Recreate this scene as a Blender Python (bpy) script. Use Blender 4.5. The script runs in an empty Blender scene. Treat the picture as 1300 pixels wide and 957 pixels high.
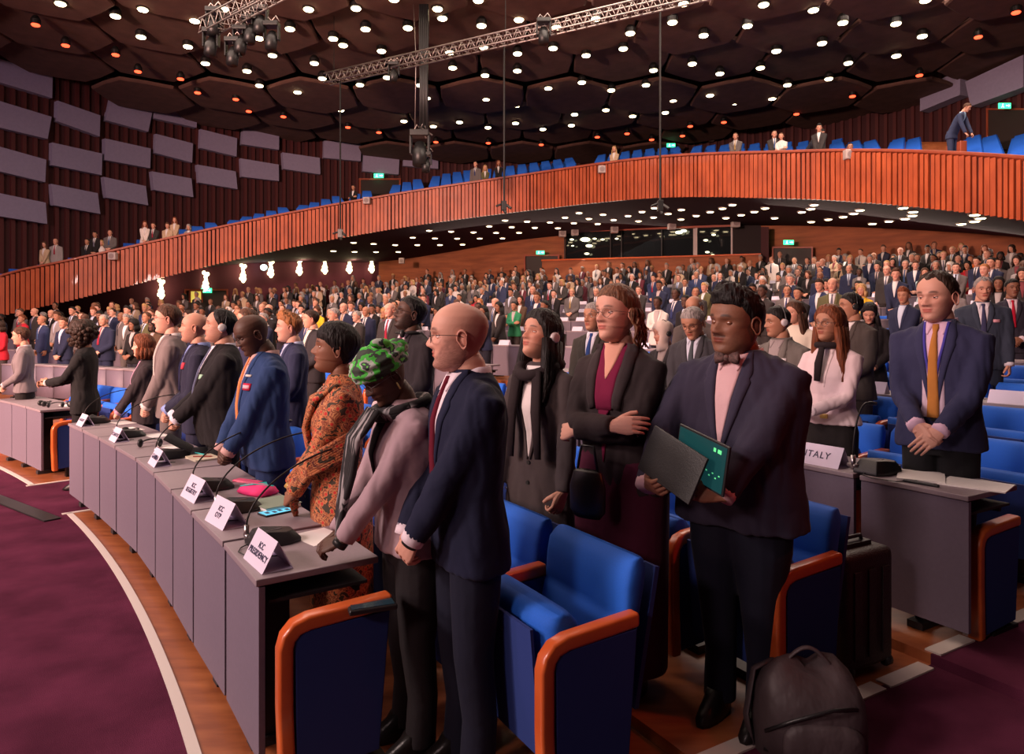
import bpy, bmesh, math, random
from math import sin, cos, pi, radians, atan2, sqrt, hypot
from mathutils import Vector, Matrix, noise
from mathutils.bvhtree import BVHTree
random.seed(7)
SC = bpy.context.scene
COL = SC.collection
# ------------------------------------------------------------------ camera, world, lights, exposure
FPX, HOR, CAMH = 890.0, 414.0, 1.65
cam_d = bpy.data.cameras.new('camera'); cam = bpy.data.objects.new('camera', cam_d); COL.objects.link(cam)
cam_d.sensor_width = 36; cam_d.sensor_fit = 'HORIZONTAL'; cam_d.lens = FPX/1300*36
cam_d.shift_y = -(478.5-HOR)/1300; cam_d.clip_start = 0.05; cam_d.clip_end = 200
cam.location = (0, 0, CAMH); cam.rotation_euler = (pi/2, 0, 0)
SC.camera = cam
SC.view_settings.view_transform = 'Standard'; SC.view_settings.look = 'None'
SC.view_settings.gamma = 1; SC.view_settings.use_curve_mapping = False
SC.view_settings.exposure = 0.0
W = bpy.data.worlds.new('hall_air'); SC.world = W; W.use_nodes = True
W.node_tree.nodes['Background'].inputs[0].default_value = (0.9, 0.55, 0.55, 1)
W.node_tree.nodes['Background'].inputs[1].default_value = 0.008
def lamp(name, kind, loc, target, energy, color, size=1.0, size_y=None, **kw):
    d = bpy.data.lights.new(name, kind); d.energy = energy; d.color = color
    if kind == 'AREA':
        d.size = size
        if size_y: d.shape = 'RECTANGLE'; d.size_y = size_y
    elif kind == 'SPOT':
        d.shadow_soft_size = size; d.spot_size = radians(kw.get('angle', 60)); d.spot_blend = kw.get('blend', .6)
    else: d.shadow_soft_size = size
    o = bpy.data.objects.new(name, d); COL.objects.link(o); o.location = loc
    o.rotation_euler = (Vector(target)-Vector(loc)).to_track_quat('-Z', 'Y').to_euler()
    return o
# the stage lights in front of the delegates, the ceiling grid overhead, the lamps under the balcony
lamp('stage_light', 'AREA', (-6.5, 0.3, 5.2), (-1.2, 3.6, 1.2), 350, (1.0, .76, .70), 1.2, .9)
lamp('stage_light', 'AREA', (-13, -1.0, 6.0), (-3.5, 7, 1.2), 650, (1.0, .76, .70), 1.6, 1.2)
lamp('stage_light', 'AREA', (-8, -6.0, 6.5), (1.5, 4, 1.2), 380, (1.0, .70, .68), 1.6, 1.2)
lamp('stage_light', 'SPOT', (4.5, 1.0, 5.5), (1.0, 3.2, 1.6), 260, (1.0, .10, .05), .2, angle=26)
lamp('ceiling_glow', 'AREA', (-6, 14, 12.6), (-5, 14, 0), 2500, (1.0, .76, .62), 16, 14)
lamp('ceiling_glow', 'AREA', (8, 19, 12.6), (8, 20, 0), 3800, (1.0, .78, .64), 16, 12)
lamp('ceiling_glow', 'AREA', (0, 4, 12.0), (0, 5, 0), 170, (1.0, .66, .60), 14, 8)
lamp('balcony_glow', 'AREA', (3, 33, 6.0), (3, 30, 2), 620, (1.0, .82, .68), 14, 4)
lamp('balcony_glow', 'AREA', (13, 24, 5.2), (12, 22, 2), 430, (1.0, .82, .68), 8, 4)
lamp('stage_light', 'AREA', (-20, 2, 8), (-8, 30, 7), 1600, (.80, .50, .62), 4, 3)
lamp('stage_light', 'SPOT', (-14, -2, 6), (1, 27, 6.5), 17000, (1.0, .58, .44), .8, angle=75)
lamp('stage_light', 'SPOT', (-16, -4, 6), (-12, 26, 4.2), 8500, (1.0, .58, .44), .8, angle=50)
lamp('ceiling_wash', 'SPOT', (-15, -5, 5), (3, 22, 13), 15000, (1.0, .55, .42), 1.0, angle=85)
# ------------------------------------------------------------------ materials
MATS = {}
def M(name, col=(.5,.5,.5), rough=.6, metal=0.0, noise_amt=0.0, nscale=20, bump=0.0, bscale=40, emit=None, estr=0, spec=None, sheen=0, stretch=None, coat=0):
    if name in MATS: return MATS[name]
    m = bpy.data.materials.new(name); m.use_nodes = True; nt = m.node_tree; b = nt.nodes['Principled BSDF']
    b.inputs['Base Color'].default_value = (*col, 1); b.inputs['Roughness'].default_value = rough; b.inputs['Metallic'].default_value = metal
    if spec is not None: b.inputs['Specular IOR Level'].default_value = spec
    if sheen: b.inputs['Sheen Weight'].default_value = sheen
    if coat: b.inputs['Coat Weight'].default_value = coat
    if emit: b.inputs['Emission Color'].default_value = (*emit, 1); b.inputs['Emission Strength'].default_value = estr
    if noise_amt or bump:
        tc = nt.nodes.new('ShaderNodeTexCoord'); mp = nt.nodes.new('ShaderNodeMapping'); nt.links.new(tc.outputs['Object'], mp.inputs[0])
        if stretch: mp.inputs['Scale'].default_value = stretch
    if noise_amt:
        n = nt.nodes.new('ShaderNodeTexNoise'); n.inputs['Scale'].default_value = nscale; n.inputs['Detail'].default_value = 4
        nt.links.new(mp.outputs[0], n.inputs['Vector'])
        r = nt.nodes.new('ShaderNodeValToRGB'); r.color_ramp.elements[0].position = .3; r.color_ramp.elements[1].position = .7
        r.color_ramp.elements[0].color = (*[c*(1-noise_amt) for c in col], 1); r.color_ramp.elements[1].color = (*[min(1, c*(1+noise_amt)) for c in col], 1)
        nt.links.new(n.outputs['Fac'], r.inputs[0]); nt.links.new(r.outputs[0], b.inputs['Base Color'])
    if bump:
        n2 = nt.nodes.new('ShaderNodeTexNoise'); n2.inputs['Scale'].default_value = bscale; n2.inputs['Detail'].default_value = 3
        nt.links.new(mp.outputs[0], n2.inputs['Vector'])
        bp = nt.nodes.new('ShaderNodeBump'); bp.inputs['Strength'].default_value = bump; bp.inputs['Distance'].default_value = .02
        nt.links.new(n2.outputs['Fac'], bp.inputs['Height']); nt.links.new(bp.outputs[0], b.inputs['Normal'])
    MATS[name] = m; return m
def wood_mat(name, c1, c2, scale=(2, 30, 30), rough=.35, coat=.2):
    if name in MATS: return MATS[name]
    m = M(name, c1, rough, coat=coat); nt = m.node_tree; b = nt.nodes['Principled BSDF']
    tc = nt.nodes.new('ShaderNodeTexCoord'); mp = nt.nodes.new('ShaderNodeMapping'); mp.inputs['Scale'].default_value = scale
    n = nt.nodes.new('ShaderNodeTexNoise'); n.inputs['Scale'].default_value = 1; n.inputs['Detail'].default_value = 6
    r = nt.nodes.new('ShaderNodeValToRGB'); r.color_ramp.elements[0].position = .35; r.color_ramp.elements[1].position = .7
    r.color_ramp.elements[0].color = (*c1, 1); r.color_ramp.elements[1].color = (*c2, 1)
    nt.links.new(tc.outputs['Object'], mp.inputs[0]); nt.links.new(mp.outputs[0], n.inputs['Vector']); nt.links.new(n.outputs['Fac'], r.inputs[0]); nt.links.new(r.outputs[0], b.inputs['Base Color'])
    return m
def objcol_mat(name, rough=.8, vc=False, bump=.25, bscale=35, spec=.3, sheen=0, sss=0, pattern=None):
    """cloth or skin whose colour is the object's own colour (times a vertex tone for skin)"""
    if name in MATS: return MATS[name]
    m = M(name, (.5,.5,.5), rough, bump=bump, bscale=bscale, spec=spec, sheen=sheen); nt = m.node_tree; b = nt.nodes['Principled BSDF']
    oi = nt.nodes.new('ShaderNodeObjectInfo'); out = oi.outputs['Color']
    if vc:
        a = nt.nodes.new('ShaderNodeVertexColor'); a.layer_name = 'tone'
        mx = nt.nodes.new('ShaderNodeMix'); mx.data_type = 'RGBA'; mx.blend_type = 'MULTIPLY'; mx.inputs[0].default_value = 1
        nt.links.new(out, mx.inputs[6]); nt.links.new(a.outputs[0], mx.inputs[7]); out = mx.outputs[2]
    if pattern == 'hair':
        tc = nt.nodes.new('ShaderNodeTexCoord'); mp = nt.nodes.new('ShaderNodeMapping'); mp.inputs['Scale'].default_value = (90, 90, 12)
        n = nt.nodes.new('ShaderNodeTexNoise'); n.inputs['Scale'].default_value = 1; n.inputs['Detail'].default_value = 3
        nt.links.new(tc.outputs['Object'], mp.inputs[0]); nt.links.new(mp.outputs[0], n.inputs['Vector'])
        mr = nt.nodes.new('ShaderNodeMapRange'); mr.inputs[1].default_value = .3; mr.inputs[2].default_value = .7; mr.inputs[3].default_value = .45; mr.inputs[4].default_value = 1.5
        nt.links.new(n.outputs['Fac'], mr.inputs[0])
        vm = nt.nodes.new('ShaderNodeVectorMath'); vm.operation = 'SCALE'; nt.links.new(out, vm.inputs[0]); nt.links.new(mr.outputs[0], vm.inputs['Scale']); out = vm.outputs[0]
        bp = nt.nodes.new('ShaderNodeBump'); bp.inputs['Strength'].default_value = .9; bp.inputs['Distance'].default_value = .012
        nt.links.new(n.outputs['Fac'], bp.inputs['Height']); nt.links.new(bp.outputs[0], b.inputs['Normal'])
    nt.links.new(out, b.inputs['Base Color'])
    if sss: b.inputs['Subsurface Weight'].default_value = sss; b.inputs['Subsurface Radius'].default_value = (.02, .008, .005); b.inputs['Subsurface Scale'].default_value = .5
    return m
CARPET = M('purple_carpet', (.092, .019, .043), 1.0, noise_amt=.3, nscale=3, bump=.4, bscale=300, spec=.05)
WOODFLOOR = wood_mat('orange_wood_floor', (.24, .065, .022), (.40, .13, .045), (3, 14, 3), .38)
WHITE_EDGE = M('white_edge_strip', (.62, .55, .50), .5)
SLAT = wood_mat('red_cedar_slat', (.30, .048, .012), (.46, .085, .022), (3, 3, 1.2), .45)
SLATBACK = M('dark_slat_gap', (.035, .006, .008), .9)
RAIL = wood_mat('rail_wood', (.25, .045, .02), (.34, .07, .03), (2, 2, 2), .4)
DARKWALL = M('dark_red_wall', (.045, .008, .010), .85)
WALLRIB = M('dark_red_rib', (.075, .012, .012), .7)
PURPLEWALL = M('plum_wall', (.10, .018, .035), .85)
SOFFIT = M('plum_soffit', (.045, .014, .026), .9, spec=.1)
CEILM = M('black_brown_ceiling', (.014, .007, .006), .95)
HEXM = M('brown_acoustic_cloud', (.10, .045, .034), .9, noise_amt=.2, nscale=2)
WOODWALL = wood_mat('orange_wall_wood', (.22, .06, .022), (.34, .10, .036), (.8, .8, 6), .75, 0)
FABRICP = M('grey_fabric_panel', (.28, .25, .37), .9, noise_amt=.05, nscale=8)
BLACK = M('black_plastic', (.012, .012, .013), .4, bump=.1, bscale=200)
BLACKMET = M('black_metal', (.02, .018, .018), .45, metal=.6)
STEEL = M('steel', (.45, .42, .42), .3, metal=1)
ALU = M('truss_aluminium', (.42, .36, .34), .4, metal=.9)
LAMPW = M('lit_warm_lamp', (1, .9, .7), .5, emit=(1, .80, .46), estr=12)
LAMPR = M('lit_red_lamp', (1, .1, .05), .5, emit=(1, .07, .025), estr=4)
SCONCE = M('lit_sconce_glass', (1, 1, .7), .5, emit=(1, .92, .50), estr=5)
WHITEP = M('white_paint', (.42, .34, .33), .6)
GREENS = M('lit_green_sign', (.05, .8, .35), .5, emit=(.05, .85, .35), estr=2.2)
WHITEL = M('lit_white_sign', (1, 1, 1), .5, emit=(.8, 1, .9), estr=2.5)
GLASS = M('dark_booth_glass', (.01, .012, .014), .05, spec=.8)
DESKTOP = M('desk_top_laminate', (.25, .20, .225), .5, noise_amt=.04, nscale=60)
DESKP = M('desk_front_laminate', (.150, .122, .165), .6, noise_amt=.04, nscale=60)
DESKEDGE = M('desk_edge', (.09, .045, .055), .5)
DESKDARK = M('desk_inside', (.02, .013, .014), .8)
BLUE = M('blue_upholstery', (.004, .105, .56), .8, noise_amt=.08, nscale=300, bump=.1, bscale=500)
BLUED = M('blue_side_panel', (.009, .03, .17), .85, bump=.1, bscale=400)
ORANGE = wood_mat('orange_arm_wood', (.50, .085, .018), (.62, .13, .03), (6, 6, 6), .3)
PAPER = M('white_paper', (.80, .76, .74), .8)
CARD = M('pale_lilac_card', (.62, .55, .68), .6)
INK = M('dark_ink', (.03, .025, .07), .6)
# ------------------------------------------------------------------ geometry helpers
def tag(o, label=None, cat=None, group=None, kind=None):
    if label: o['label'] = label
    if cat: o['category'] = cat
    if group: o['group'] = group
    if kind: o['kind'] = kind
    return o
class G:
    def __init__(s): s.v = []; s.f = []; s.m = []; s.mi = 0
    def add(s, vs, fs, mi=None):
        n = len(s.v); s.v += [tuple(p) for p in vs]; s.f += [tuple(i+n for i in f) for f in fs]; s.m += [s.mi if mi is None else mi]*len(fs); return s
    def box(s, c, d, rot=None, mi=None, top=None):
        x, y, z = d[0]/2, d[1]/2, d[2]/2; t = top or (1, 1)
        P = [Vector(p) for p in [(-x,-y,-z),(x,-y,-z),(x,y,-z),(-x,y,-z),(-x*t[0],-y*t[1],z),(x*t[0],-y*t[1],z),(x*t[0],y*t[1],z),(-x*t[0],y*t[1],z)]]
        if rot is not None: P = [rot @ p for p in P]
        return s.add([p+Vector(c) for p in P], [(0,3,2,1),(4,5,6,7),(0,1,5,4),(1,2,6,5),(2,3,7,6),(3,0,4,7)], mi)
    def loft(s, rings, caps=True, closed=True, mi=None):
        n = len(rings[0]); V = [p for r in rings for p in r]; F = []
        for i in range(len(rings)-1):
            for j in range(n if closed else n-1):
                k = (j+1) % n; F.append((i*n+j, i*n+k, (i+1)*n+k, (i+1)*n+j))
        if caps: F.append(tuple(range(n-1, -1, -1))); F.append(tuple((len(rings)-1)*n+j for j in range(n)))
        return s.add(V, F, mi)
    def tube(s, path, rad, n=12, mi=None, flat=1.0, caps=True):
        path = [Vector(p) for p in path]; rad = rad if isinstance(rad, (list, tuple)) else [rad]*len(path)
        rings = []; up = None
        for i, p in enumerate(path):
            t = (path[min(i+1, len(path)-1)]-path[max(i-1, 0)]).normalized()
            if up is None: up = Vector((0,0,1)) if abs(t.z) < .9 else Vector((0,1,0))
            a = t.cross(up).normalized(); b = a.cross(t).normalized(); up = b
            rings.append([p + a*cos(2*pi*k/n)*rad[i] + b*sin(2*pi*k/n)*rad[i]*flat for k in range(n)])
        return s.loft(rings, caps, True, mi)
    def ell(s, c, r, rot=None, n=16, m=10, mi=None):
        c = Vector(c); R = []
        V = []; F = []
        for i in range(m+1):
            t = pi*i/m
            for j in range(n):
                p = Vector((r[0]*sin(t)*cos(2*pi*j/n), r[1]*sin(t)*sin(2*pi*j/n), -r[2]*cos(t)))
                V.append(c + (rot @ p if rot is not None else p))
        for i in range(m):
            for j in range(n):
                k = (j+1) % n; F.append((i*n+j, i*n+k, (i+1)*n+k, (i+1)*n+j))
        return s.add(V, F, mi)
    def mesh(s, name, mats, smooth=False, weld=False):
        me = bpy.data.meshes.new(name); me.from_pydata(s.v, [], s.f)
        for m in (mats if isinstance(mats, (list, tuple)) else [mats]): me.materials.append(m)
        if any(s.m): me.polygons.foreach_set('material_index', s.m)
        if weld:
            bm = bmesh.new(); bm.from_mesh(me); bmesh.ops.remove_doubles(bm, verts=bm.verts, dist=1e-5); bmesh.ops.recalc_face_normals(bm, faces=bm.faces); bm.to_mesh(me); bm.free()
        if smooth: me.polygons.foreach_set('use_smooth', [True]*len(me.polygons))
        me.update(); return me
    def obj(s, name, mats, parent=None, smooth=False, bevel=0, weld=False, seg=2):
        return link(name, s.mesh(name, mats, smooth, weld), parent, bevel, seg)
def link(name, me, parent=None, bevel=0, seg=2):
    o = bpy.data.objects.new(name, me); COL.objects.link(o)
    if parent: o.parent = parent
    if bevel:
        b = o.modifiers.new('bevel', 'BEVEL'); b.width = bevel; b.segments = seg; b.limit_method = 'ANGLE'; b.angle_limit = radians(40)
        if hasattr(me, 'polygons'): me.polygons.foreach_set('use_smooth', [True]*len(me.polygons))
        w = o.modifiers.new('wn', 'WEIGHTED_NORMAL'); w.keep_sharp = True
    return o
def empty(name, loc=(0,0,0), rz=0, sc=1.0):
    o = bpy.data.objects.new(name, None); COL.objects.link(o); o.location = loc; o.rotation_euler = (0, 0, rz); o.scale = (sc,)*3; o.empty_display_size = .1
    return o
def copy_tree(o, parent=None):
    c = o.copy(); COL.objects.link(c); c.parent = parent
    for ch in o.children: copy_tree(ch, c)
    return c
ONES = 'zeroth first second third fourth fifth sixth seventh eighth ninth tenth eleventh twelfth thirteenth fourteenth fifteenth sixteenth seventeenth eighteenth nineteenth'.split()
TENS = ['', '', 'twenty', 'thirty', 'forty', 'fifty', 'sixty', 'seventy', 'eighty', 'ninety']
def ordn(n):
    if n < 20: return ONES[n]
    if n >= 100: return 'hundred-and-'+ordn(n-100) if n > 100 else 'hundredth'
    t, u = divmod(n, 10)
    return (TENS[t][:-1]+'ieth') if u == 0 else TENS[t]+'-'+ONES[u]
def text_mesh(name, body, size, mat, parent, matrix, depth=.0006, align='CENTER', bold=.0, spacing=1.0):
    c = bpy.data.curves.new(name, 'FONT'); c.body = body; c.size = size; c.align_x = align; c.align_y = 'CENTER'; c.extrude = depth; c.space_line = .95; c.offset = bold; c.space_character = spacing
    o = bpy.data.objects.new(name, c); COL.objects.link(o)
    dg = bpy.context.evaluated_depsgraph_get(); me = bpy.data.meshes.new_from_object(o.evaluated_get(dg)); bpy.data.objects.remove(o)
    me.materials.clear(); me.materials.append(mat)
    me.transform(matrix); return link(name, me, parent)
# ------------------------------------------------------------------ hall geometry: rows are arcs about the stage
CX, CY = -22.2, -10.7
def on_R(px, R):
    m = (px-650)/FPX; a = 1+m*m; b = -2*m*CX-2*CY; c = CX*CX+CY*CY-R*R
    Y = (-b+sqrt(b*b-4*a*c))/(2*a); return (m*Y, Y)
def pol(R, th): return (CX+R*cos(radians(th)), CY+R*sin(radians(th)))
def polar(x, y): return hypot(x-CX, y-CY), math.degrees(atan2(y-CY, x-CX))
def face_stage(x, y):
    return atan2(CX-x, -(CY-y))
def raw_z(R):
    if R < 26.4: return 0.0
    if R < 27.9: return 0.05
    d = R-28.2; return .10 + .050*d + .0032*d*d
ROWS = [28.2, 31, 34, 37, 39.4, 41.8, 44.2, 46.6, 49.0, 51.0]     # desk fronts behind the first row
TIER = [(0, 26.45, 0.0), (26.45, 27.95, .05)]
for i, R in enumerate(ROWS):
    r0 = R-.25; r1 = (ROWS[i+1]-.25) if i+1 < len(ROWS) else 54.5
    if r1-r0 > 2.5: m = r0+1.7; TIER += [(r0, m, raw_z(R)), (m, r1, raw_z(R+1.6))]
    else: TIER.append((r0, r1, raw_z(R)))
def fz(R):
    for a, b, z in TIER:
        if a <= R < b: return z
    return TIER[-1][2]
# floor: carpet pit in front, wooden rows, radial carpet aisles
def ring_patch(g, R0, R1, t0, t1, z, n=None, mi=0):
    n = n or max(2, int((t1-t0)/1.5)); V = []
    for i in range(n+1):
        t = t0+(t1-t0)*i/n; a = pol(R0, t); b = pol(R1, t); V += [(*a, z), (*b, z)]
    g.add(V, [(2*i, 2*i+1, 2*i+3, 2*i+2) for i in range(n)], mi)
g = G(); ring_patch(g, 12, 24.90, 5, 75, 0.0, 120); ring_patch(g, 24.90, 26.45, 5, 30.1, 0, 20); ring_patch(g, 24.90, 26.45, 42.65, 46.27, 0, 6)
for (a, b, z) in TIER[1:]: ring_patch(g, a, b, 5, 30.1, z, 20)
o = g.obj('floor', CARPET); tag(o, kind='structure')
g = G(); ring_patch(g, 24.90, 26.45, 30.1, 42.65, 0); ring_patch(g, 24.90, 26.45, 46.27, 75, 0)
for (a, b, z) in TIER[1:]: ring_patch(g, a, b, 30.1, 80, z, 60)
o = g.obj('floor_wood_rows', WOODFLOOR); tag(o, kind='structure')
g = G(); prev = 0
for (a, b, z) in TIER[1:]:
    n = 60; V = []
    for i in range(n+1):
        t = 30.1+49.9*i/n; p = pol(a, t); V += [(*p, prev), (*p, z)]
    g.add(V, [(2*i, 2*i+1, 2*i+3, 2*i+2) for i in range(n)]); prev = z
o = g.obj('trim_row_risers', WOODFLOOR); tag(o, kind='structure')
g = G(); prev = 0
for (a, b, z) in TIER[1:]:
    V = []
    for i in range(21):
        p = pol(a, 5+25.1*i/20); V += [(*p, prev), (*p, z)]
    g.add(V, [(2*i, 2*i+1, 2*i+3, 2*i+2) for i in range(20)]); prev = z
o = g.obj('trim_aisle_risers', CARPET); tag(o, kind='structure')
def arc_strip(g, R0, R1, t0, t1, z0, z1, n=60):
    rings = []
    for i in range(n+1):
        t = t0+(t1-t0)*i/n; a = pol(R0, t); b = pol(R1, t); rings.append([(*a, z0), (*b, z0), (*b, z1), (*a, z1)])
    g.loft(rings)
g = G(); arc_strip(g, 24.87, 24.915, 30.1, 42.7, .0, .006); arc_strip(g, 24.87, 24.915, 46.2, 70, .0, .006)
for th in (42.7, 46.2):
    a = pol(24.84, th); b = pol(26.4, th); d = Vector((b[0]-a[0], b[1]-a[1], 0)); c = (Vector((*a, .003))+Vector((*b, .003)))/2
    g.box(c, (d.length, .045, .006), Matrix.Rotation(atan2(d.y, d.x), 3, 'Z'))
o = g.obj('trim_white_kerb', WHITE_EDGE); tag(o, kind='structure')
g = G()
for (a0, b0, z) in TIER[:6]:
    a = pol(max(a0, 24.94), 30.1); b = pol(b0-.02, 30.1); L = hypot(b[0]-a[0], b[1]-a[1]); n = max(1, int(L/.3))
    for i in range(n):
        u = (i+.5)/n; g.box((a[0]+(b[0]-a[0])*u, a[1]+(b[1]-a[1])*u, z+.004), (L/n*.9, .075, .008), Matrix.Rotation(radians(30.1), 3, 'Z'))
o = g.obj('trim_aisle_edging', WHITE_EDGE); tag(o, kind='structure')
# dark cable cover across the far aisle
g = G(); a = Vector((-5.2, 6.9, .008)); b = Vector((-3.9, 5.95, .008)); d = b-a
g.box((a+b)/2, (d.length, .13, .012), Matrix.Rotation(atan2(d.y, d.x), 3, 'Z'))
tag(g.obj('cable_cover', BLACK, bevel=.003), 'flat black cable cover lying on the purple carpet between the white edged floor sections', 'cable cover')
# ---- smooth curves through measured points
def catmull(P, n):
    P = [Vector(p) for p in P]; out = []
    for i in range(len(P)-1):
        p0 = P[max(i-1, 0)]; p1 = P[i]; p2 = P[i+1]; p3 = P[min(i+2, len(P)-1)]
        for k in range(n):
            t = k/n; out.append(.5*((2*p1)+(-p0+p2)*t+(2*p0-5*p1+4*p2-p3)*t*t+(-p0+3*p1-3*p2+p3)*t**3))
    out.append(P[-1]); return out
def ray(px, py): return Vector(((px-650)/FPX, 1, -(py-HOR)/FPX))
def at(px, py, s): return Vector(((px-650)/s, FPX/s, CAMH-(py-HOR)/s))
# balcony front: top rim px y, bottom px y, scale (px per metre)
BAL = [(-160, 408, 452, 37), (0, 351, 400, 34.5), (100, 328, 377, 32.6), (330, 278, 321, 30), (500, 247, 289, 29), (660, 223, 267, 30), (830, 200, 249.5, 34), (1000, 193, 250, 39.5), (1100, 191.5, 255, 43.5), (1200, 194.5, 264, 48.5), (1300, 201, 277, 54), (1420, 214, 300, 62)]
TOPC = catmull([at(x, t, s) for x, t, b, s in BAL], 14)
BOTC = catmull([at(x, b, s) for x, t, b, s in BAL], 14)
NB = len(TOPC)
def resample(P, step):
    out = [P[0].copy()]; acc = 0; idx = [0.0]
    for i in range(len(P)-1):
        d = (P[i+1]-P[i]).length; pos = step-acc
        while pos <= d: out.append(P[i].lerp(P[i+1], pos/d)); idx.append(i+pos/d); pos += step
        acc = d-(pos-step)
    return out, idx
def lerp_at(P, f): i = min(int(f), len(P)-2); return P[i].lerp(P[i+1], f-i)
# backing of the slatted front, slats with wide/narrow rhythm, rail
g = G(); g.loft([[t+Vector((0, .06, 0)), b+Vector((0, .06, 0)), b+Vector((0, .2, 0)), t+Vector((0, .2, 0))] for t, b in zip(TOPC, BOTC)])
bal = empty('balcony'); tag(bal, 'long curved balcony front of red cedar slats sweeping across the hall', 'balcony')
g.obj('backing', SLATBACK, bal)
_, idx = resample(TOPC, .165)
random.seed(3); slats = []
g = G(); gl = []
for k, f in enumerate(idx[:-1]):
    t0 = lerp_at(TOPC, f); b0 = lerp_at(BOTC, f); f2 = min(f+.05, NB-1.001); tan = (lerp_at(TOPC, f2)-t0); tan.z = 0; tan.normalize()
    w = random.choice([.125, .125, .10, .135]); dp = random.choice([.03, .06, .045]); nrm = Vector((tan.y, -tan.x, 0))
    zz = Vector((0, 0, 1)); a = b0-tan*w/2; 
    P = []
    for q in (b0-Vector((0, 0, .06)), t0-Vector((0, 0, .05))):
        for (u, v) in ((-w/2, -.05), (w/2, -.05), (w/2, dp), (-w/2, dp)): P.append(q+tan*u+nrm*v)
    g.add(P, [(0,1,2,3),(7,6,5,4),(0,4,5,1),(1,5,6,2),(2,6,7,3),(3,7,4,0)])
o = g.obj('slat_cladding', SLAT, bal)
g = G(); g.loft([[t+Vector((0, -.1, -.04)), t+Vector((0, .26, -.04)), t+Vector((0, .26, .05)), t+Vector((0, -.1, .05))] for t in TOPC]); g.obj('handrail', RAIL, bal, bevel=.015)
# soffit under the balcony
def cyl_pt(px, py, R): x, y = on_R(px, R); s = FPX/y; return Vector((x, y, CAMH-(py-HOR)/s))
WTOP = [at(-160, 430, 29.5), at(0, 388, 29), at(200, 348, 27.3), at(330, 333, 25.2), cyl_pt(472, 333, 51.5), cyl_pt(560, 322, 53), cyl_pt(660, 305, 53), cyl_pt(800, 293, 53), cyl_pt(1000, 286, 53), cyl_pt(1250, 296, 53), cyl_pt(1440, 318, 53)]
WT = catmull(WTOP, 12)
NW = len(WT)
def wt_at_dir(p):  # point of the wall top in the horizontal direction of p seen from the hall front
    a = atan2(p.x, p.y); best = min(range(NW-1), key=lambda i: abs(atan2(WT[i].x, WT[i].y)-a))
    return WT[best]
sof = []
for b in BOTC: 
    w = wt_at_dir(b); sof.append([b+Vector((0, .1, .02)), b.lerp(w, .5)+Vector((0, 0, .0)), w+Vector((0, .3, 0))])
g = G(); V = [p for r in sof for p in r]; g.add(V, [(3*i+j, 3*i+j+1, 3*i+j+4, 3*i+j+3) for i in range(len(sof)-1) for j in range(2)])
g.add([p+Vector((0,0,.15)) for p in V], [(3*i+j, 3*i+j+3, 3*i+j+4, 3*i+j+1) for i in range(len(sof)-1) for j in range(2)])
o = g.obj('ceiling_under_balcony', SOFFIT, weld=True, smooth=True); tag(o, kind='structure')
SOFBVH = BVHTree.FromPolygons(g.v, g.f)
# walls under the balcony
g = G(); wl = [p for p in WT if p.x < cyl_pt(478, 333, 51.5).x+.1]
g.add([q for p in wl for q in ((p.x, p.y, -.5), (p.x, p.y, p.z+.3))], [(2*i, 2*i+1, 2*i+3, 2*i+2) for i in range(len(wl)-1)])
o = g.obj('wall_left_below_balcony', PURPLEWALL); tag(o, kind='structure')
SIDEBVH = BVHTree.FromPolygons(g.v, g.f)
g = G(); wb = [p for p in WT if p.x >= cyl_pt(476, 333, 51.5).x-.2]
g.add([q for p in wb for q in ((p.x, p.y, -.5), (p.x, p.y, p.z+.3))], [(2*i, 2*i+1, 2*i+3, 2*i+2) for i in range(len(wb)-1)])
o = g.obj('wall_back_below_balcony', WOODWALL); tag(o, kind='structure')
BACKBVH = BVHTree.FromPolygons(g.v, g.f)
# upper wall and ceiling
CZ = 13.5
UW = catmull([(-27, 18, 0), (-24.5, 24.5, 0), (-21.9, 30, 0), (-18.6, 35.3, 0), (-13.9, 40.4, 0), (-8.5, 44, 0), (-2.3, 45.6, 0), (5, 45, 0), (11.9, 42.0, 0), (18.2, 35.9, 0), (21.3, 29.4, 0), (22.8, 22, 0), (23, 12, 0)], 10)
UWr, _ = resample(UW, .45)
g = G(); g.add([q for p in UW for q in ((p.x, p.y, -.5), (p.x, p.y, CZ+1))], [(2*i, 2*i+1, 2*i+3, 2*i+2) for i in range(len(UW)-1)])
o = g.obj('wall_upper', DARKWALL); tag(o, kind='structure')
UBVH = BVHTree.FromPolygons(g.v, g.f)
g = G()
for i in range(1, len(UWr)-1):
    t = (UWr[i+1]-UWr[i-1]); p = UWr[i]; r = Matrix.Rotation(atan2(t.y, t.x), 3, 'Z'); nrm = Vector((t.y, -t.x, 0)).normalized()
    g.box((p.x+nrm.x*.06, p.y+nrm.y*.06, 8.2), (.16, .12, 11.2), r)
o = g.obj('trim_wall_ribs', WALLRIB); tag(o, kind='structure')
g = G(); g.box((0, 18, CZ+1.1), (60, 70, .1)); o = g.obj('ceiling', CEILM); tag(o, kind='structure')
g = G(); g.box((0, -12, 7), (60, .2, 15)); o = g.obj('wall_stage', DARKWALL); tag(o, kind='structure')
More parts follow.
